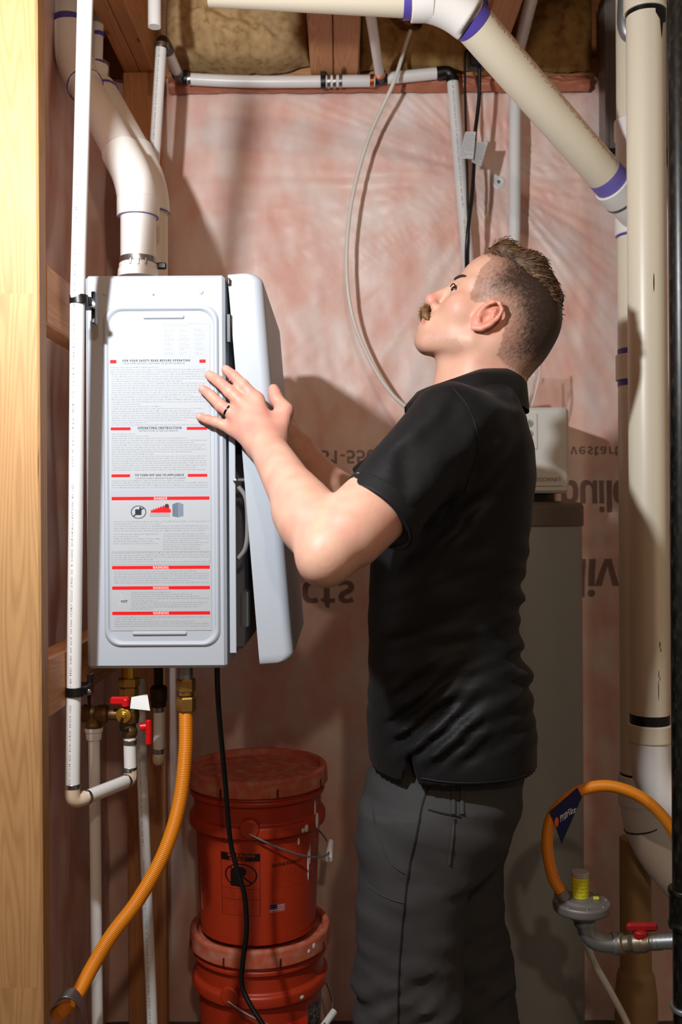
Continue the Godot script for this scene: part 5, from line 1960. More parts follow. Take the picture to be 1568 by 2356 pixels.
func nets(field: Callable, lo: Vector3, hi: Vector3, cell: float, mb: MB, paint = null) -> void:
	const B := 4
	var nb := Vector3i(((hi - lo) / (cell * B)).ceil())
	var n := nb * B
	var m := n + Vector3i.ONE
	var val := PackedFloat32Array()
	val.resize(m.x * m.y * m.z)
	val.fill(1e9)
	var cellv := PackedInt32Array()
	cellv.resize(n.x * n.y * n.z)
	cellv.fill(-1)
	var half := cell * B / 2.0
	var reach := half * 1.75 * 1.5
	var live := []
	for bz in nb.z:
		for by in nb.y:
			for bx_ in nb.x:
				var c := lo + Vector3(bx_, by, bz) * cell * B + Vector3.ONE * half
				if absf(field.call(c)) < reach:
					live.append(Vector3i(bx_, by, bz) * B)
	var sy := m.x
	var sz := m.x * m.y
	for o in live:
		for z in B + 1:
			for y in B + 1:
				var at: int = (o.z + z) * sz + (o.y + y) * sy + o.x
				for x in B + 1:
					if val[at + x] > 1e8:
						val[at + x] = field.call(lo + Vector3(o.x + x, o.y + y, o.z + z) * cell)
	var base := mb.v.size()
	var offs := [0, 1, sy, sy + 1, sz, sz + 1, sz + sy, sz + sy + 1]
	var corner := [Vector3(0, 0, 0), Vector3(1, 0, 0), Vector3(0, 1, 0), Vector3(1, 1, 0), Vector3(0, 0, 1), Vector3(1, 0, 1), Vector3(0, 1, 1), Vector3(1, 1, 1)]
	var edges := [[0, 1], [2, 3], [4, 5], [6, 7], [0, 2], [1, 3], [4, 6], [5, 7], [0, 4], [1, 5], [2, 6], [3, 7]]
	for o in live:
		for z in B:
			for y in B:
				for x in B:
					var g: int = (o.z + z) * sz + (o.y + y) * sy + o.x + x
					var neg := 0
					for q in 8:
						if val[g + offs[q]] < 0.0:
							neg += 1
					if neg == 0 or neg == 8:
						continue
					var sum := Vector3.ZERO
					var cnt := 0
					for e in edges:
						var v0 := val[g + offs[e[0]]]
						var v1 := val[g + offs[e[1]]]
						if (v0 < 0.0) != (v1 < 0.0):
							sum += corner[e[0]].lerp(corner[e[1]], v0 / (v0 - v1))
							cnt += 1
					var p: Vector3 = lo + (Vector3(o.x + x, o.y + y, o.z + z) + sum / cnt) * cell
					cellv[(o.z + z) * n.x * n.y + (o.y + y) * n.x + o.x + x] = mb.v.size()
					mb.v.append(p)
					mb.uv.append(Vector2(p.x, p.y))
					if paint != null:
						mb.col.append(paint.call(p))
	var cy := n.x
	var cz := n.x * n.y
	for o in live:
		for z in B:
			for y in B:
				for x in B:
					var X: int = o.x + x
					var Y: int = o.y + y
					var Z: int = o.z + z
					var g := Z * sz + Y * sy + X
					var c := Z * cz + Y * cy + X
					var s0 := val[g] < 0.0
					for ax in 3:
						var s1: bool = val[g + [1, sy, sz][ax]] < 0.0
						if s0 == s1:
							continue
						var u: int = [cy, cz, 1][ax]
						var w: int = [cz, 1, cy][ax]
						if (ax != 0 and X == 0) or (ax != 1 and Y == 0) or (ax != 2 and Z == 0):
							continue
						var a := cellv[c]
						var b := cellv[c - u]
						var d := cellv[c - u - w]
						var e := cellv[c - w]
						if a < 0 or b < 0 or d < 0 or e < 0:
							continue
						if s0:
							mb.ix.append_array([a, d, b, a, e, d])
						else:
							mb.ix.append_array([a, b, d, a, d, e])

# ---------------------------------------------------------------- the man
const MD := 1.70                                  # distance of the man's midline

func M(px: float, py: float, c := 0.0) -> Vector3:   # a point of his side view, c metres from his midline towards the camera
	return P(px, py, MD) + Vector3(0, 0, c)

func side_px(p: Vector3) -> Vector2:
	var q := Basis(Vector3.BACK, -ROLL) * (p - Vector3(0, CY, 0))
	return Vector2(784.0 + q.x / MD * F, 1178.0 - q.y / MD * F)

func rows_at(list: Array, d: float) -> Array:     # [py, front px, back px, half depth] to metres
	var out := []
	for r in list:
		var a := P(r[1], r[0], d)
		var b := P(r[2], r[0], d)
		out.append([(a.y + b.y) / 2, (a.x + b.x) / 2, (b.x - a.x) / 2, r[3]])
	return out

func seg_dist(p: Vector2, a: Vector2, b: Vector2) -> float:
	var t := clampf((p - a).dot(b - a) / (b - a).length_squared(), 0.0, 1.0)
	return p.distance_to(a.lerp(b, t))

func march(field: Callable, p: Vector3, far := 0.5) -> Vector3:    # from the camera's side inwards along -z
	var z := 0.0
	var q := p
	while z < far:
		var d: float = field.call(q)
		if d < 0.0004:
			break
		z += maxf(d * 0.7, 0.0004)
		q = p - Vector3(0, 0, z)
	return q

func person() -> void:
	var man := thing("person", "man in black polo shirt and dark trousers looking up, hand on the heater", "person", Vector3(P(1010, 1178, MD).x, 0, -MD))
	var skin := mat("skin", Color(1, 1, 1), 0.5, 0.0, 0.45)
	skin.vertex_color_use_as_albedo = true
	skin.subsurf_scatter_enabled = true
	skin.subsurf_scatter_strength = 0.05
	var cloth := mat("black_knit", Color(0.045, 0.049, 0.057), 0.6, 0.0, 0.36)
	cloth.rim_enabled = true
	cloth.rim = 0.1
	cloth.rim_tint = 0.3
	var twill := mat("charcoal_twill", Color(0.22, 0.22, 0.222), 0.8, 0.0, 0.35)
	var tone := FastNoiseLite.new()
	tone.seed = 21
	tone.noise_type = FastNoiseLite.TYPE_SIMPLEX_SMOOTH
	tone.frequency = 1.0
	tone.fractal_octaves = 2
	var base := Color(0.80, 0.63, 0.54).srgb_to_linear()
	var pink := Color(0.79, 0.54, 0.48).srgb_to_linear()
	var red := Color(0.80, 0.42, 0.34).srgb_to_linear()
	var stubble := Color(0.15, 0.12, 0.10).srgb_to_linear()

	# ---- head and neck
	var fv := Vector3(-0.79, 0.616, 0).normalized()
	fv = Basis(Vector3.BACK, ROLL) * fv
	var uv_ := Vector3(-fv.y, fv.x, 0) * -1.0
	var hb := Basis(fv, uv_, Vector3.BACK)
	var o := M(1145, 735)
	var hs := 1.03
	var H := func(f: float, u: float, c: float) -> Vector3: return o + (fv * f + uv_ * u + Vector3.BACK * c) * hs
	var hd := Body.new()
	hd.egg(H.call(-0.004, 0.016, 0), Vector3(0.095, 0.088, 0.075) * hs, hb, 0.01)
	hd.egg(H.call(0.032, 0.040, 0), Vector3(0.060, 0.054, 0.062) * hs, hb, 0.02)
	hd.egg(H.call(-0.036, -0.020, 0), Vector3(0.064, 0.058, 0.062) * hs, hb, 0.02)
	hd.egg(H.call(0.040, -0.040, 0), Vector3(0.048, 0.068, 0.058) * hs, hb, 0.025)
	hd.egg(H.call(0.070, -0.074, 0), Vector3(0.026, 0.036, 0.031) * hs, hb, 0.018)
	hd.ball(H.call(0.076, -0.103, 0), 0.0145 * hs, 0.014)
	for s in [-1.0, 1.0]:
		hd.cone(H.call(0.012, -0.066, 0.051 * s), H.call(0.066, -0.103, 0.017 * s), 0.015 * hs, 0.014 * hs, 0.022)
		hd.ball(H.call(0.060, -0.034, 0.040 * s), 0.022 * hs, 0.024)
		hd.cone(H.call(0.083, 0.006, 0.010 * s), H.call(0.066, 0.009, 0.046 * s), 0.0105 * hs, 0.011 * hs, 0.014)
		hd.cone(H.call(0.093, -0.077, 0.0), H.call(0.086, -0.080, 0.020 * s), 0.0055, 0.004, 0.006)
		hd.cone(H.call(0.090, -0.089, 0.0), H.call(0.083, -0.087, 0.018 * s), 0.006, 0.004, 0.006)
	hd.cone(H.call(0.090, -0.004, 0), H.call(0.107, -0.040, 0), 0.0070, 0.0098, 0.012)
	hd.ball(H.call(0.107, -0.044, 0), 0.0102, 0.006)
	for s in [-1.0, 1.0]:
		hd.ball(H.call(0.096, -0.050, 0.0115 * s), 0.0078, 0.006)
		var eye_cut := hd.ball(H.call(0.096, -0.015, 0.032 * s), 0.012, 0.012)
		eye_cut.cut = true
		hd.ball(H.call(0.0762, -0.0140, 0.031 * s), 0.0136, 0.005)
		var nos := hd.cone(H.call(0.099, -0.0575, 0.0058 * s), H.call(0.096, -0.046, 0.0058 * s), 0.0036, 0.0024, 0.003)
		nos.cut = true
	# neck
	hd.cone(M(1128, 800), M(1085, 945), 0.058, 0.067, 0.03)
	hd.cone(M(1046, 828), M(1040, 930), 0.028, 0.040, 0.018)
	for s in [-1.0, 1.0]:
		hd.cone(M(1125, 800, 0.052 * s), M(1025, 920, 0.022 * s), 0.012, 0.012, 0.025)
	hd.cone(M(1150, 825), M(1128, 930), 0.040, 0.046, 0.03)
	# ears
	for s in [-1.0, 1.0]:
		var eb := Basis((M(1128, 724, 0.0) - M(1072, 773, 0.0)).normalized(), Vector3(0, 0, s), Vector3.ZERO)
		eb.z = eb.x.cross(eb.y)
		eb = eb * Basis(Vector3.RIGHT, -0.30)
		hd.egg(M(1102, 749, 0.0755 * s), Vector3(0.029, 0.0065, 0.0175), eb, 0.008)
		var rim_px := [[1081, 752, 0.073], [1090, 737, 0.077], [1102, 725, 0.082], [1117, 719, 0.086], [1131, 724, 0.089], [1135, 738, 0.090], [1127, 754, 0.089], [1110, 768, 0.086], [1092, 776, 0.081], [1075, 774, 0.076]]
		for k in rim_px.size() - 1:
			var q: Array = rim_px[k]
			var w: Array = rim_px[k + 1]
			hd.cone(M(q[0], q[1], q[2] * s), M(w[0], w[1], w[2] * s), 0.0034 if k < 7 else 0.0046, 0.0034 if k < 6 else 0.0048, 0.003)
		hd.cone(M(1121, 736, 0.083 * s), M(1108, 756, 0.083 * s), 0.0028, 0.003, 0.004)
		var con := hd.egg(M(1099, 752, 0.0845 * s), Vector3(0.0125, 0.0095, 0.0080), eb, 0.003)
		con.cut = true
		var tri := hd.egg(M(1117, 731, 0.0875 * s), Vector3(0.0085, 0.0065, 0.0036), eb, 0.002)
		tri.cut = true
		hd.ball(M(1086, 757, 0.0785 * s), 0.0042, 0.004)
	var hair_edge := [Vector2(1108, 592), Vector2(1120, 612), Vector2(1095, 636), Vector2(1084, 662), Vector2(1072, 690), Vector2(1070, 708), Vector2(1085, 716), Vector2(1110, 716), Vector2(1138, 728), Vector2(1146, 760), Vector2(1138, 800), Vector2(1128, 832), Vector2(1150, 852), Vector2(1195, 872)]
	var hair_poly := PackedVector2Array(hair_edge + [Vector2(1330, 900), Vector2(1360, 500), Vector2(1108, 500)])
	var paint := func(p: Vector3) -> Color:
		var q := side_px(p)
		var c := base.lerp(pink, clampf(0.35 + 0.8 * tone.get_noise_3d(p.x * 28, p.y * 28, p.z * 28), 0.0, 1.0) * 0.55)
		var lat := absf(p.z + MD)
		if lat > 0.070 and q.distance_to(Vector2(1104, 750)) < 42.0:
			return c.lerp(red, 0.40)
		if q.distance_to(Vector2(982, 690)) < 22.0:
			c = c.lerp(pink, 0.7)
		if lat < 0.024 and seg_dist(q, Vector2(968, 737), Vector2(975, 744)) < 7.0:
			c = c.lerp(red, 0.5)
		if Geometry2D.is_point_in_polygon(q, hair_poly):
			var dd := 1e3
			for k in hair_edge.size() - 1:
				dd = minf(dd, seg_dist(q, hair_edge[k], hair_edge[k + 1]))
			var g := tone.get_noise_3d(p.x * 420, p.y * 420, p.z * 420)
			var thick := smoothstep(-4.0, 75.0, dd + g * 14.0)
			return c.lerp(stubble, clampf(0.38 + 0.60 * thick + 0.16 * g, 0.0, 0.96))
		var jaw := smoothstep(26.0, 0.0, seg_dist(q, Vector2(950, 772), Vector2(1050, 800)))
		if lat < 0.06 and jaw > 0.0:
			c = c.lerp(stubble, 0.20 * jaw * (0.8 + 0.5 * tone.get_noise_3d(p.x * 400, p.y * 400, p.z * 400)))
		return c
	var head_field := func(p: Vector3) -> float: return hd.d(p)
	var body := MB.new()
	nets(head_field, M(930, 930, -0.12), M(1320, 540, 0.12), 0.0030, body, paint)

	# ---- arms and hands
	var arm_paint := func(p: Vector3) -> Color:
		var q := tone.get_noise_3d(p.x * 24, p.y * 24, p.z * 24)
		var near_hand := smoothstep(0.16, 0.06, p.distance_to(P(545, 940, 1.62)))
		var fine := tone.get_noise_3d(p.x * 260, p.y * 120, p.z * 260)
		return base.lerp(pink, clampf(0.2 + near_hand * 0.5 + 0.6 * q, 0.0, 1.0)).lerp(stubble, clampf(0.10 * fine, 0.0, 0.10) * (1.0 - near_hand))
	var la := Body.new()
	var S := P(1015, 1015, 1.50)
	var E := P(752, 1270, 1.375)
	var W := P(613, 1026, 1.575)
	la.cone(S, E.lerp(S, 0.15), 0.050, 0.047, 0.03)
	la.cone(S.lerp(E, 0.52) + Vector3(-0.006, 0.008, 0.0), S.lerp(E, 0.74) + Vector3(-0.010, 0.012, 0.0), 0.038, 0.032, 0.02)
	la.cone(S.lerp(E, 0.55) + Vector3(0.006, -0.008, 0.0), S.lerp(E, 0.82) + Vector3(0.008, -0.008, 0.0), 0.040, 0.036, 0.03)
	la.ball(E + Vector3(-0.002, -0.006, 0.0), 0.037, 0.02)
	la.ball(P(742, 1300, 1.37), 0.022, 0.03)
	la.cone(E, E.lerp(W, 0.35), 0.038, 0.0435, 0.018)
	la.cone(E.lerp(W, 0.25), W, 0.043, 0.0285, 0.02)
	la.cone(E.lerp(W, 0.16) + Vector3(0.010, 0.002, 0.0), E.lerp(W, 0.5) + Vector3(0.008, 0.003, 0.0), 0.030, 0.026, 0.02)
	var knuckles := [P(590, 920, 1.612), P(566, 938, 1.606), P(546, 960, 1.609), P(537, 988, 1.616)]
	for k in 4:
		la.cone(W.lerp(knuckles[k], 0.08 + 0.02 * k), knuckles[k], 0.0215, [0.0125, 0.0125, 0.012, 0.011][k], 0.016)
	la.cone(P(632, 1015, 1.585), P(655, 946, 1.612), 0.020, 0.0125, 0.014)
	la.cone(P(600, 985, 1.600), P(648, 962, 1.618), 0.019, 0.012, 0.014)
	var chains := [
		[knuckles[0], P(558, 886, 1.616), P(537, 865, 1.624), P(519, 850, 1.6295)],
		[knuckles[1], P(528, 901, 1.612), P(502, 877, 1.622), P(481, 863, 1.6295)],
		[knuckles[2], P(508, 934, 1.614), P(486, 911, 1.623), P(467, 896, 1.6295)],
		[knuckles[3], P(497, 971, 1.620), P(476, 965, 1.626), P(459, 959, 1.6305)],
		[P(656, 944, 1.612), P(636, 919, 1.622), P(632, 906, 1.626), P(629, 896, 1.6285)]]
	var rad := [[0.0108, 0.0094, 0.0086, 0.0074], [0.0110, 0.0097, 0.0088, 0.0076], [0.0106, 0.0092, 0.0084, 0.0073], [0.0098, 0.0081, 0.0074, 0.0064], [0.0122, 0.0105, 0.0100, 0.0086]]
	for k in 5:
		for q in 3:
			la.cone(chains[k][q], chains[k][q + 1], rad[k][q] * 1.06, rad[k][q + 1] * 1.06, 0.0025 if q else 0.007)
		la.ball(chains[k][1] + Vector3(0, 0, 0.0012), rad[k][1] * 0.96, 0.004)
	nets(func(p): return la.d(p), Vector3(minf(P(440, 0, 1.64).x, 0), P(0, 1370, 1.35).y, -1.66), Vector3(P(1060, 0, 1.5).x, P(0, 830, 1.64).y, -1.31), 0.0034, body, arm_paint)
	# the far arm reaches along the other edge of the cover
	var ra := Body.new()
	var S2 := P(1015, 1015, 1.90)
	var E2 := P(800, 1190, 1.92)
	var W2 := P(688, 1032, 1.985)
	ra.cone(S2, E2, 0.050, 0.042, 0.03)
	ra.cone(E2, E2.lerp(W2, 0.3), 0.043, 0.044, 0.03)
	ra.cone(E2.lerp(W2, 0.3), W2, 0.044, 0.028, 0.03)
	var kn2 := [P(668, 975, 2.01), P(664, 985, 2.03), P(662, 998, 2.045), P(664, 1012, 2.055)]
	for k in 4:
		ra.cone(W2, kn2[k], 0.022, 0.0125, 0.016)
		var t1: Vector3 = kn2[k] + Vector3(-0.006, 0.030 - 0.008 * k, -0.034)
		var t2: Vector3 = t1 + Vector3(-0.022, 0.012 - 0.004 * k, -0.022)
		ra.cone(kn2[k], t1, 0.0105, 0.0092, 0.006)
		ra.cone(t1, t2, 0.0092, 0.0078, 0.003)
	ra.cone(W2, P(662, 985, 1.985), 0.018, 0.012, 0.014)
	ra.cone(P(662, 985, 1.985), P(657, 960, 1.99), 0.0115, 0.009, 0.004)
	nets(func(p): return ra.d(p), Vector3(P(610, 0, 2.0).x, P(0, 1270, 1.9).y, -2.16), Vector3(P(1060, 0, 1.9).x, P(0, 900, 1.95).y, -1.80), 0.0055, body, arm_paint)
	obj("body", body, skin, man)
	# nails and ring
	for k in 5:
		var tip: Vector3 = chains[k][3]
		var dir: Vector3 = (chains[k][3] - chains[k][2]).normalized()
		var out := (Vector3(0.0, 0.05, 1.0) - dir * dir.z).normalized()
		if k == 4:
			out = (Vector3(0.55, 0.1, 0.8)).normalized()
			out = (out - dir * out.dot(dir)).normalized()
		var nb := Basis(dir, out.cross(dir), out)
		var nm := MB.new()
		ball(nm, tip - dir * 0.0015 + out * (rad[k][3] * 0.80), Vector3(0.0058, 0.0046, 0.0017), nb, 8)
		obj("fingernail", nm, mat("nail", Color(0.84, 0.62, 0.56), 0.32), man)
	var rg := MB.new()
	var rc: Vector3 = knuckles[2].lerp(chains[2][1], 0.58)
	var rd: Vector3 = (chains[2][1] - knuckles[2]).normalized()
	turned(rg, rc - rd * 0.0018, rd, [Vector2(0.009, 0), Vector2(0.0106, 0), Vector2(0.0106, 0.0036), Vector2(0.009, 0.0036)], 28, 0.0006)
	obj("ring", rg, mat("dark_ring", Color(0.12, 0.12, 0.13), 0.3, 0.9), man, "thin dark ring")

	# ---- face details
	var hairm := mat("brown_hair", Color(1, 1, 1), 0.55, 0.0, 0.4)
	hairm.vertex_color_use_as_albedo = true
	for s in [-1.0, 1.0]:
		var em := MB.new()
		ball(em, H.call(0.0795, -0.0150, 0.031 * s), Vector3(0.0113, 0.0113, 0.0113), Basis(), 10)
		var eye := obj("eye", em, mat("shaded_eye_white", Color(0.66, 0.60, 0.57), 0.25), man)  # eyeball toned down, shade of the lids put into its colour
		var im := MB.new()
		ball(im, H.call(0.0872, -0.0140, 0.0345 * s), Vector3(0.0042, 0.0056, 0.0056), hb, 8)
		obj("iris", im, mat("dark_iris", Color(0.08, 0.07, 0.07), 0.2), eye)
		var lm := MB.new()
		tube(lm, smooth_path([H.call(0.0945, -0.011, 0.022 * s), H.call(0.0935, -0.0065, 0.031 * s), H.call(0.0865, -0.0105, 0.0415 * s), H.call(0.0835, -0.0155, 0.0435 * s)], 5), 0.0011, 6)
		obj("eyelashes", lm, mat("dark_lash", Color(0.07, 0.055, 0.05), 0.6), man)
		var bm := MB.new()
		var bp := smooth_path([H.call(0.0945, 0.0065, 0.011 * s), H.call(0.0905, 0.0120, 0.026 * s), H.call(0.0815, 0.0125, 0.040 * s), H.call(0.071, 0.0085, 0.051 * s)], 6)
		var br := PackedFloat32Array()
		for k in bp.size():
			br.append(lerpf(0.0046, 0.0012, float(k) / bp.size()))
		tube(bm, bp, br, 8)
		obj("eyebrow", bm, mat("dark_brow", Color(0.17, 0.11, 0.08), 0.7), man)
	var rng := RandomNumberGenerator.new()
	rng.seed = 90
	var mo := Body.new()
	for s in [-1.0, 1.0]:
		mo.cone(M(981, 708), M(975, 719, 0.010 * s), 0.0055, 0.0066, 0.004)
		mo.cone(M(975, 719, 0.010 * s), M(976, 731, 0.020 * s), 0.0066, 0.0052, 0.004)
		mo.cone(M(976, 731, 0.020 * s), M(981, 742, 0.027 * s), 0.0052, 0.0022, 0.004)
	var mm := MB.new()
	var mcol := func(p: Vector3) -> Color: return Color(0.55, 0.41, 0.27).srgb_to_linear().lerp(Color(0.38, 0.27, 0.17).srgb_to_linear(), 0.5 + 0.5 * tone.get_noise_3d(p.x * 300, p.y * 120, p.z * 300))
	nets(func(p): return mo.d(p), M(950, 755, -0.04), M(1000, 690, 0.04), 0.0024, mm, mcol)
	strands(mm, func(p): return mo.d(p), M(974, 722), Vector3(0.03, 0.03, 0.035), 260, rng, func(p): return (M(982, 760) - p + Vector3(0, 0, signf(p.z + MD) * 0.01)).normalized(), 0.0045, 0.0006, mcol)
	obj("moustache", mm, hairm, man, "short brown moustache")

	# ---- hair
	var hr := Body.new()
	hr.egg(H.call(-0.005, 0.018, 0), Vector3(0.0975, 0.090, 0.0768) * hs, hb, 0.01)
	for s in [-1.0, 0.0, 1.0]:
		hr.cone(M(1112, 581, 0.026 * s), M(1150, 595, 0.034 * s), 0.007, 0.019, 0.02)
		hr.cone(M(1150, 595, 0.034 * s), M(1208, 634, 0.036 * s), 0.019, 0.024, 0.02)
		hr.cone(M(1208, 634, 0.036 * s), M(1250, 700, 0.032 * s), 0.024, 0.022, 0.02)
	var top_line := [Vector2(1096, 578), Vector2(1118, 596), Vector2(1160, 628), Vector2(1205, 652), Vector2(1245, 688), Vector2(1285, 728), Vector2(1330, 760)]
	var hair_field := func(p: Vector3) -> float:
		var q := side_px(p)
		var line := 0.0
		for k in top_line.size() - 1:
			if q.x >= top_line[k].x or k == 0:
				var w: float = (q.x - top_line[k].x) / (top_line[k + 1].x - top_line[k].x)
				line = lerpf(top_line[k].y, top_line[k + 1].y, w)
		return maxf(hr.d(p) + 0.009 * smoothstep(-70.0, 6.0, q.y - line), (q.y - line) * 0.00045)
	var hcol := func(p: Vector3) -> Color:
		return Color(0.21, 0.145, 0.095).srgb_to_linear().lerp(Color(0.40, 0.29, 0.19).srgb_to_linear(), clampf(0.45 + 0.9 * tone.get_noise_3d(p.x * 90, p.y * 90, p.z * 220), 0.0, 1.0))
	var hm := MB.new()
	nets(hair_field, M(1080, 740, -0.11), M(1330, 540, 0.11), 0.0036, hm, hcol)
	strands(hm, hair_field, M(1190, 660), Vector3(0.10, 0.09, 0.09), 2600, rng, func(p): return (uv_ * 0.25 - fv * 0.9 + Vector3(0, 0, -0.25 * signf(p.z + MD))).normalized(), 0.013, 0.0010, hcol)
	obj("hair", hm, hairm, man, "brown hair, longer on top and shaved at the sides")

	# ---- polo shirt
	var torso := rows_at([[850, 1040, 1176, 0.060], [880, 1012, 1182, 0.080], [905, 985, 1184, 0.115], [935, 955, 1187, 0.155], [975, 930, 1200, 0.188], [1040, 905, 1217, 0.200], [1100, 886, 1222, 0.196], [1180, 866, 1214, 0.182], [1260, 855, 1207, 0.176], [1330, 849, 1199, 0.172], [1420, 846, 1187, 0.170], [1480, 847, 1190, 0.172], [1560, 848, 1212, 0.178], [1650, 843, 1224, 0.184], [1743, 847, 1225, 0.186]], MD)
	var sh := Body.new()
	sh.solid(torso, -MD, 0.02)
	for s in [0, 1]:
		var a: Vector3 = [P(1035, 985, 1.515), P(1035, 985, 1.885)][s]
		var e: Vector3 = [P(862, 1190, 1.425), P(862, 1135, 1.91)][s]
		var dir := (e - a).normalized()
		var c := sh.cone(a, e + dir * 0.03, 0.070, 0.0625, 0.045)
		c.cap_n = dir
		c.cap_d = dir.dot(e)
	var nk_a := M(985, 908)
	var nk_b := M(1190, 872)
	var nk_n := Vector3(-(nk_b - nk_a).y, (nk_b - nk_a).x, 0).normalized()
	var fold := FastNoiseLite.new()
	fold.seed = 8
	fold.noise_type = FastNoiseLite.TYPE_SIMPLEX_SMOOTH
	fold.frequency = 1.0
	fold.fractal_octaves = 2
	var slit := M(925, 1668)
	var sleeve_a := P(1000, 1020, 1.5)
	var shirt_field := func(p: Vector3) -> float:
		var q := side_px(p)
		var low := smoothstep(1180.0, 1420.0, q.y)
		# folds fall from the back down towards the slit, and spread from the armpit
		var al := (q.x - 925.0) * 0.30 + (q.y - 1660.0)
		var f := fold.get_noise_3d(al * 0.018, (q.x - 925.0) * 0.0035, p.z * 2.0) * 0.0075 * low
		f += 0.0055 * low * sin((q.y + (1225.0 - q.x) * 0.35) * 0.115) * smoothstep(1080.0, 1200.0, q.x) * smoothstep(1640.0, 1500.0, q.y)
		f += 0.0055 * smoothstep(170.0, 30.0, q.distance_to(Vector2(955, 1625))) * sin(((q.x - 925.0) * 0.70 + (q.y - 1660.0) * 0.78) * 0.16)
		var arm := smoothstep(260.0, 60.0, q.distance_to(Vector2(960, 1110)))
		var cap: Prim = sh.prims[1]
		arm *= smoothstep(0.0, -0.035, p.dot(cap.cap_n) - cap.cap_d)
		f += 0.0045 * arm * sin(((q.x - 1015) * 0.72 + (q.y - 1010) * 0.69) * 0.075 + 2.5 * fold.get_noise_2d(q.x * 0.006, q.y * 0.006))
		f *= smoothstep(1725.0, 1660.0, q.y) * lerpf(0.25, 1.0, smoothstep(850.0, 905.0, q.x))
		var dd := sh.d(p) - f
		dd = maxf(dd, (p - nk_a).dot(nk_n))
		# the slit at the hem, open only on the sides
		var wid := maxf(0.0, (q.y - 1672.0) / 70.0) * 0.010
		if q.y > 1672.0 and absf(p.z + MD) > 0.08:
			dd = maxf(dd, wid - absf(q.x - 926.0 - (q.y - 1672.0) * 0.06) * 0.000742)
		return dd
	var sm := MB.new()
	nets(shirt_field, Vector3(M(790, 0).x, M(0, 1765).y, -MD - 0.30), Vector3(M(1250, 0).x, M(0, 850).y, -1.34), 0.0068, sm)
	var shirt := obj("shirt", sm, cloth, man, "black short-sleeved polo shirt")
	for s in [0, 1]:
		var sl: Prim = sh.prims[1 + s]
		var cuff := MB.new()
		var end := sl.cap_n * (sl.cap_d - sl.a.dot(sl.cap_n)) + sl.a
		turned(cuff, end - sl.cap_n * 0.022, sl.cap_n, [Vector2(0.058, 0.0), Vector2(0.0655, 0.0), Vector2(0.0648, 0.023), Vector2(0.060, 0.0245), Vector2(0.052, 0.010)], 44, 0.0015)
		obj("sleeve_hem", cuff, cloth, shirt)
	# collar
	var rows := [[], [], [], []]
	for k in 49:
		var th := deg_to_rad(lerpf(8.0, 352.0, k / 48.0))
		var cs := cos(th)
		var sn := sin(th)
		var up := M(1091 - 93 * cs, 868 + 32 * maxf(cs, 0.0) - 6 * maxf(-cs, 0), 0.0715 * sn)
		var lowp := M(1072 - 122 * cs + 4 * (1 - absf(cs)), 912 + 26 * maxf(cs, 0.0) + 30 * maxf(-cs, 0), 0.104 * sn)
		var outw := Vector3(-cs, 0.2, sn).normalized()
		rows[0].append(up - outw * 0.004)
		rows[1].append(up + outw * 0.004 + Vector3(0, 0.003, 0))
		rows[2].append(up.lerp(lowp, 0.45) + outw * 0.016 + Vector3(0, 0.006, 0))
		rows[3].append(lowp + outw * 0.015)
	var packed := []
	for r in rows:
		packed.append(PackedVector3Array(r))
	packed.append(PackedVector3Array(rows[3].map(func(p): return p - Vector3(0, 0.010, 0))))
	var cm := MB.new()
	cm.grid(packed, false, [], false)
	obj("collar", cm, cloth, shirt, "folded collar")
	# sleeve seam and hem
	var seam := func(list: Array, r: float, called: String, field: Callable, m: Material, parent: Node):
		var flat := []
		for q in list:
			flat.append(Vector3(q[0], q[1], 0))
		var pts := PackedVector3Array()
		for q in smooth_path(flat, 10):
			pts.append(march(field, M(q.x, q.y, 0.36)) + Vector3(0, 0, r * 0.1))
		var tm := MB.new()
		tube(tm, pts, r, 6)
		obj(called, tm, m, parent)
	seam.call([[1005, 930], [1030, 965], [1046, 1005], [1052, 1050], [1046, 1095], [1030, 1140]], 0.0010, "armhole_seam", shirt_field, cloth, shirt)
	seam.call([[950, 1728], [1020, 1733], [1100, 1733], [1190, 1732]], 0.0014, "hem_seam", shirt_field, cloth, shirt)

	# ---- trousers and boots
	var tr := Body.new()
	tr.solid(rows_at([[1690, 872, 1192, 0.140], [1745, 864, 1202, 0.154], [1800, 839, 1198, 0.171], [1850, 831, 1189, 0.172], [1905, 826, 1172, 0.168], [1960, 840, 1150, 0.150]], MD), -MD, 0.03)
	var near_d := 1.615
	var far_d := 1.785
	tr.solid(rows_at([[1860, 838, 1130, 0.080], [1950, 826, 1098, 0.086], [2050, 821, 1078, 0.086], [2110, 819, 1066, 0.085], [2200, 817, 1061, 0.083], [2300, 813, 1063, 0.082], [2360, 812, 1068, 0.080], [2600, 835, 1050, 0.072], [2945, 850, 1010, 0.062]], near_d), -near_d, 0.03)
	tr.solid(rows_at([[1860, 890, 1178, 0.080], [1960, 905, 1162, 0.086], [2060, 908, 1160, 0.086], [2110, 910, 1163, 0.085], [2200, 918, 1176, 0.083], [2300, 930, 1188, 0.082], [2360, 938, 1196, 0.080], [2600, 975, 1178, 0.072], [2785, 985, 1130, 0.062]], far_d), -far_d, 0.03)
	var pants_field := func(p: Vector3) -> float:
		var q := side_px(p)
		var f := fold.get_noise_3d(q.x * 0.004 + q.y * 0.003, (q.y - q.x * 0.35) * 0.014, p.z * 3.0 + 7.0) * 0.0055
		f += fold.get_noise_3d(q.x * 0.008, (q.y + q.x * 0.5) * 0.020, p.z * 3.0 + 30.0) * 0.008 * smoothstep(2080.0, 2230.0, q.y)
		return tr.d(p) - f
	var pm := MB.new()
	nets(pants_field, Vector3(M(780, 0).x, 0.03, -MD - 0.22), Vector3(M(1250, 0).x, M(0, 1685).y, -MD + 0.22), 0.0078, pm)
	var trousers := obj("trousers", pm, twill, man, "dark grey work trousers")
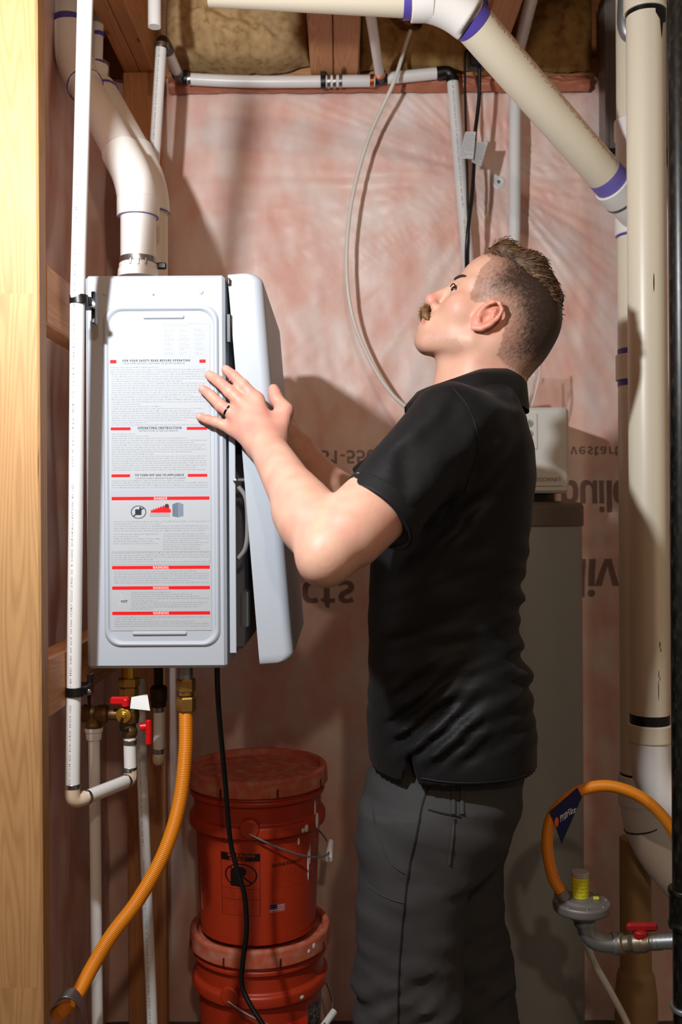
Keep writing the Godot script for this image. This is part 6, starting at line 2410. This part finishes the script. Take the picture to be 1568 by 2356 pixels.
	seam.call([[968, 1752], [950, 1800], [932, 1880], [920, 1950], [910, 2050], [904, 2150], [903, 2250], [908, 2356]], 0.0016, "side_seam", pants_field, mat("black_thread", Color(0.02, 0.02, 0.02), 0.8), trousers)
	seam.call([[965, 1796], [1000, 1802], [1030, 1806]], 0.0016, "waistband_seam", pants_field, mats["black_thread"], trousers)
	seam.call([[850, 1806], [860, 1850], [884, 1903], [916, 1925]], 0.0010, "pocket_seam", pants_field, twill, trousers)
	seam.call([[1018, 1810], [1012, 1860], [1008, 1905]], 0.0026, "pocket_edge", pants_field, twill, trousers)
	seam.call([[840, 1968], [875, 1978], [914, 1985]], 0.0012, "panel_seam", pants_field, twill, trousers)
	for q in [1020, 1038]:
		seam.call([[q, 1745], [q - 2, 1775], [q - 4, 1802]], 0.0042, "belt_loop", pants_field, twill, trousers)
	for s in [0, 1]:
		var dd: float = [near_d, far_d][s]
		var fx: float = P([930, 1058][s], 1178, dd).x
		var bt := Body.new()
		bt.cone(Vector3(fx + 0.01, 0.14, -dd), Vector3(fx + 0.015, 0.05, -dd), 0.052, 0.050, 0.03)
		bt.cone(Vector3(fx + 0.03, 0.035, -dd), Vector3(fx - 0.14, 0.030, -dd), 0.046, 0.042, 0.03)
		var bm := MB.new()
		nets(func(p): return maxf(bt.d(p), 0.012 - p.y), Vector3(fx - 0.22, -0.01, -dd - 0.08), Vector3(fx + 0.12, 0.20, -dd + 0.08), 0.009, bm)
		var boot := obj("boot", bm, mat("black_leather", Color(0.04, 0.035, 0.03), 0.45), man)
		obj("sole", box(Vector3(fx - 0.055, 0.008, -dd), Vector3(0.25, 0.016, 0.085), 0.006), mat("black_plastic", Color.BLACK), boot)

# short tapered tufts standing on a surface
func strands(mb: MB, field: Callable, c: Vector3, spread: Vector3, count: int, rng: RandomNumberGenerator, comb: Callable, length: float, width: float, paint: Callable) -> void:
	for k in count:
		var dir := Vector3(rng.randfn(), rng.randfn(), rng.randfn()).normalized()
		var t := 0.0
		var p := c + Vector3(dir.x * spread.x, dir.y * spread.y, dir.z * spread.z) * 1.5
		var ok := false
		for s in 40:
			var d: float = field.call(p)
			if d < 0.0006:
				ok = true
				break
			p += (c - p).normalized() * maxf(d * 0.7, 0.0005)
			if p.distance_to(c) < 0.004:
				break
		if not ok:
			continue
		var e := 0.002
		var nrm := Vector3(field.call(p + Vector3(e, 0, 0)) - field.call(p - Vector3(e, 0, 0)), field.call(p + Vector3(0, e, 0)) - field.call(p - Vector3(0, e, 0)), field.call(p + Vector3(0, 0, e)) - field.call(p - Vector3(0, 0, e))).normalized()
		var flow: Vector3 = comb.call(p)
		flow = flow - nrm * flow.dot(nrm)
		if flow.length() < 0.2:
			continue
		flow = (flow.normalized() + Vector3(rng.randfn(), rng.randfn(), rng.randfn()) * 0.16).normalized()
		var side := flow.cross(nrm).normalized()
		var l := length * rng.randf_range(0.6, 1.25)
		var w := width * rng.randf_range(0.7, 1.4)
		var a := p - nrm * 0.0006
		var m := p + flow * l * 0.55 + nrm * 0.0018
		var tip := p + flow * l + nrm * rng.randf_range(0.0004, 0.0030)
		var pc: Color = paint.call(p) * rng.randf_range(0.7, 1.25)
		var b0 := mb.v.size()
		mb.v.append_array([a + side * w, a - side * w, m + side * w * 0.8, m - side * w * 0.8, m + nrm * w * 0.9, tip])
		for q in 6:
			mb.uv.append(Vector2())
			mb.col.append(pc)
		mb.ix.append_array([b0, b0 + 2, b0 + 4, b0 + 1, b0 + 4, b0 + 3, b0, b0 + 4, b0 + 1, b0 + 2, b0 + 5, b0 + 4, b0 + 3, b0 + 4, b0 + 5])
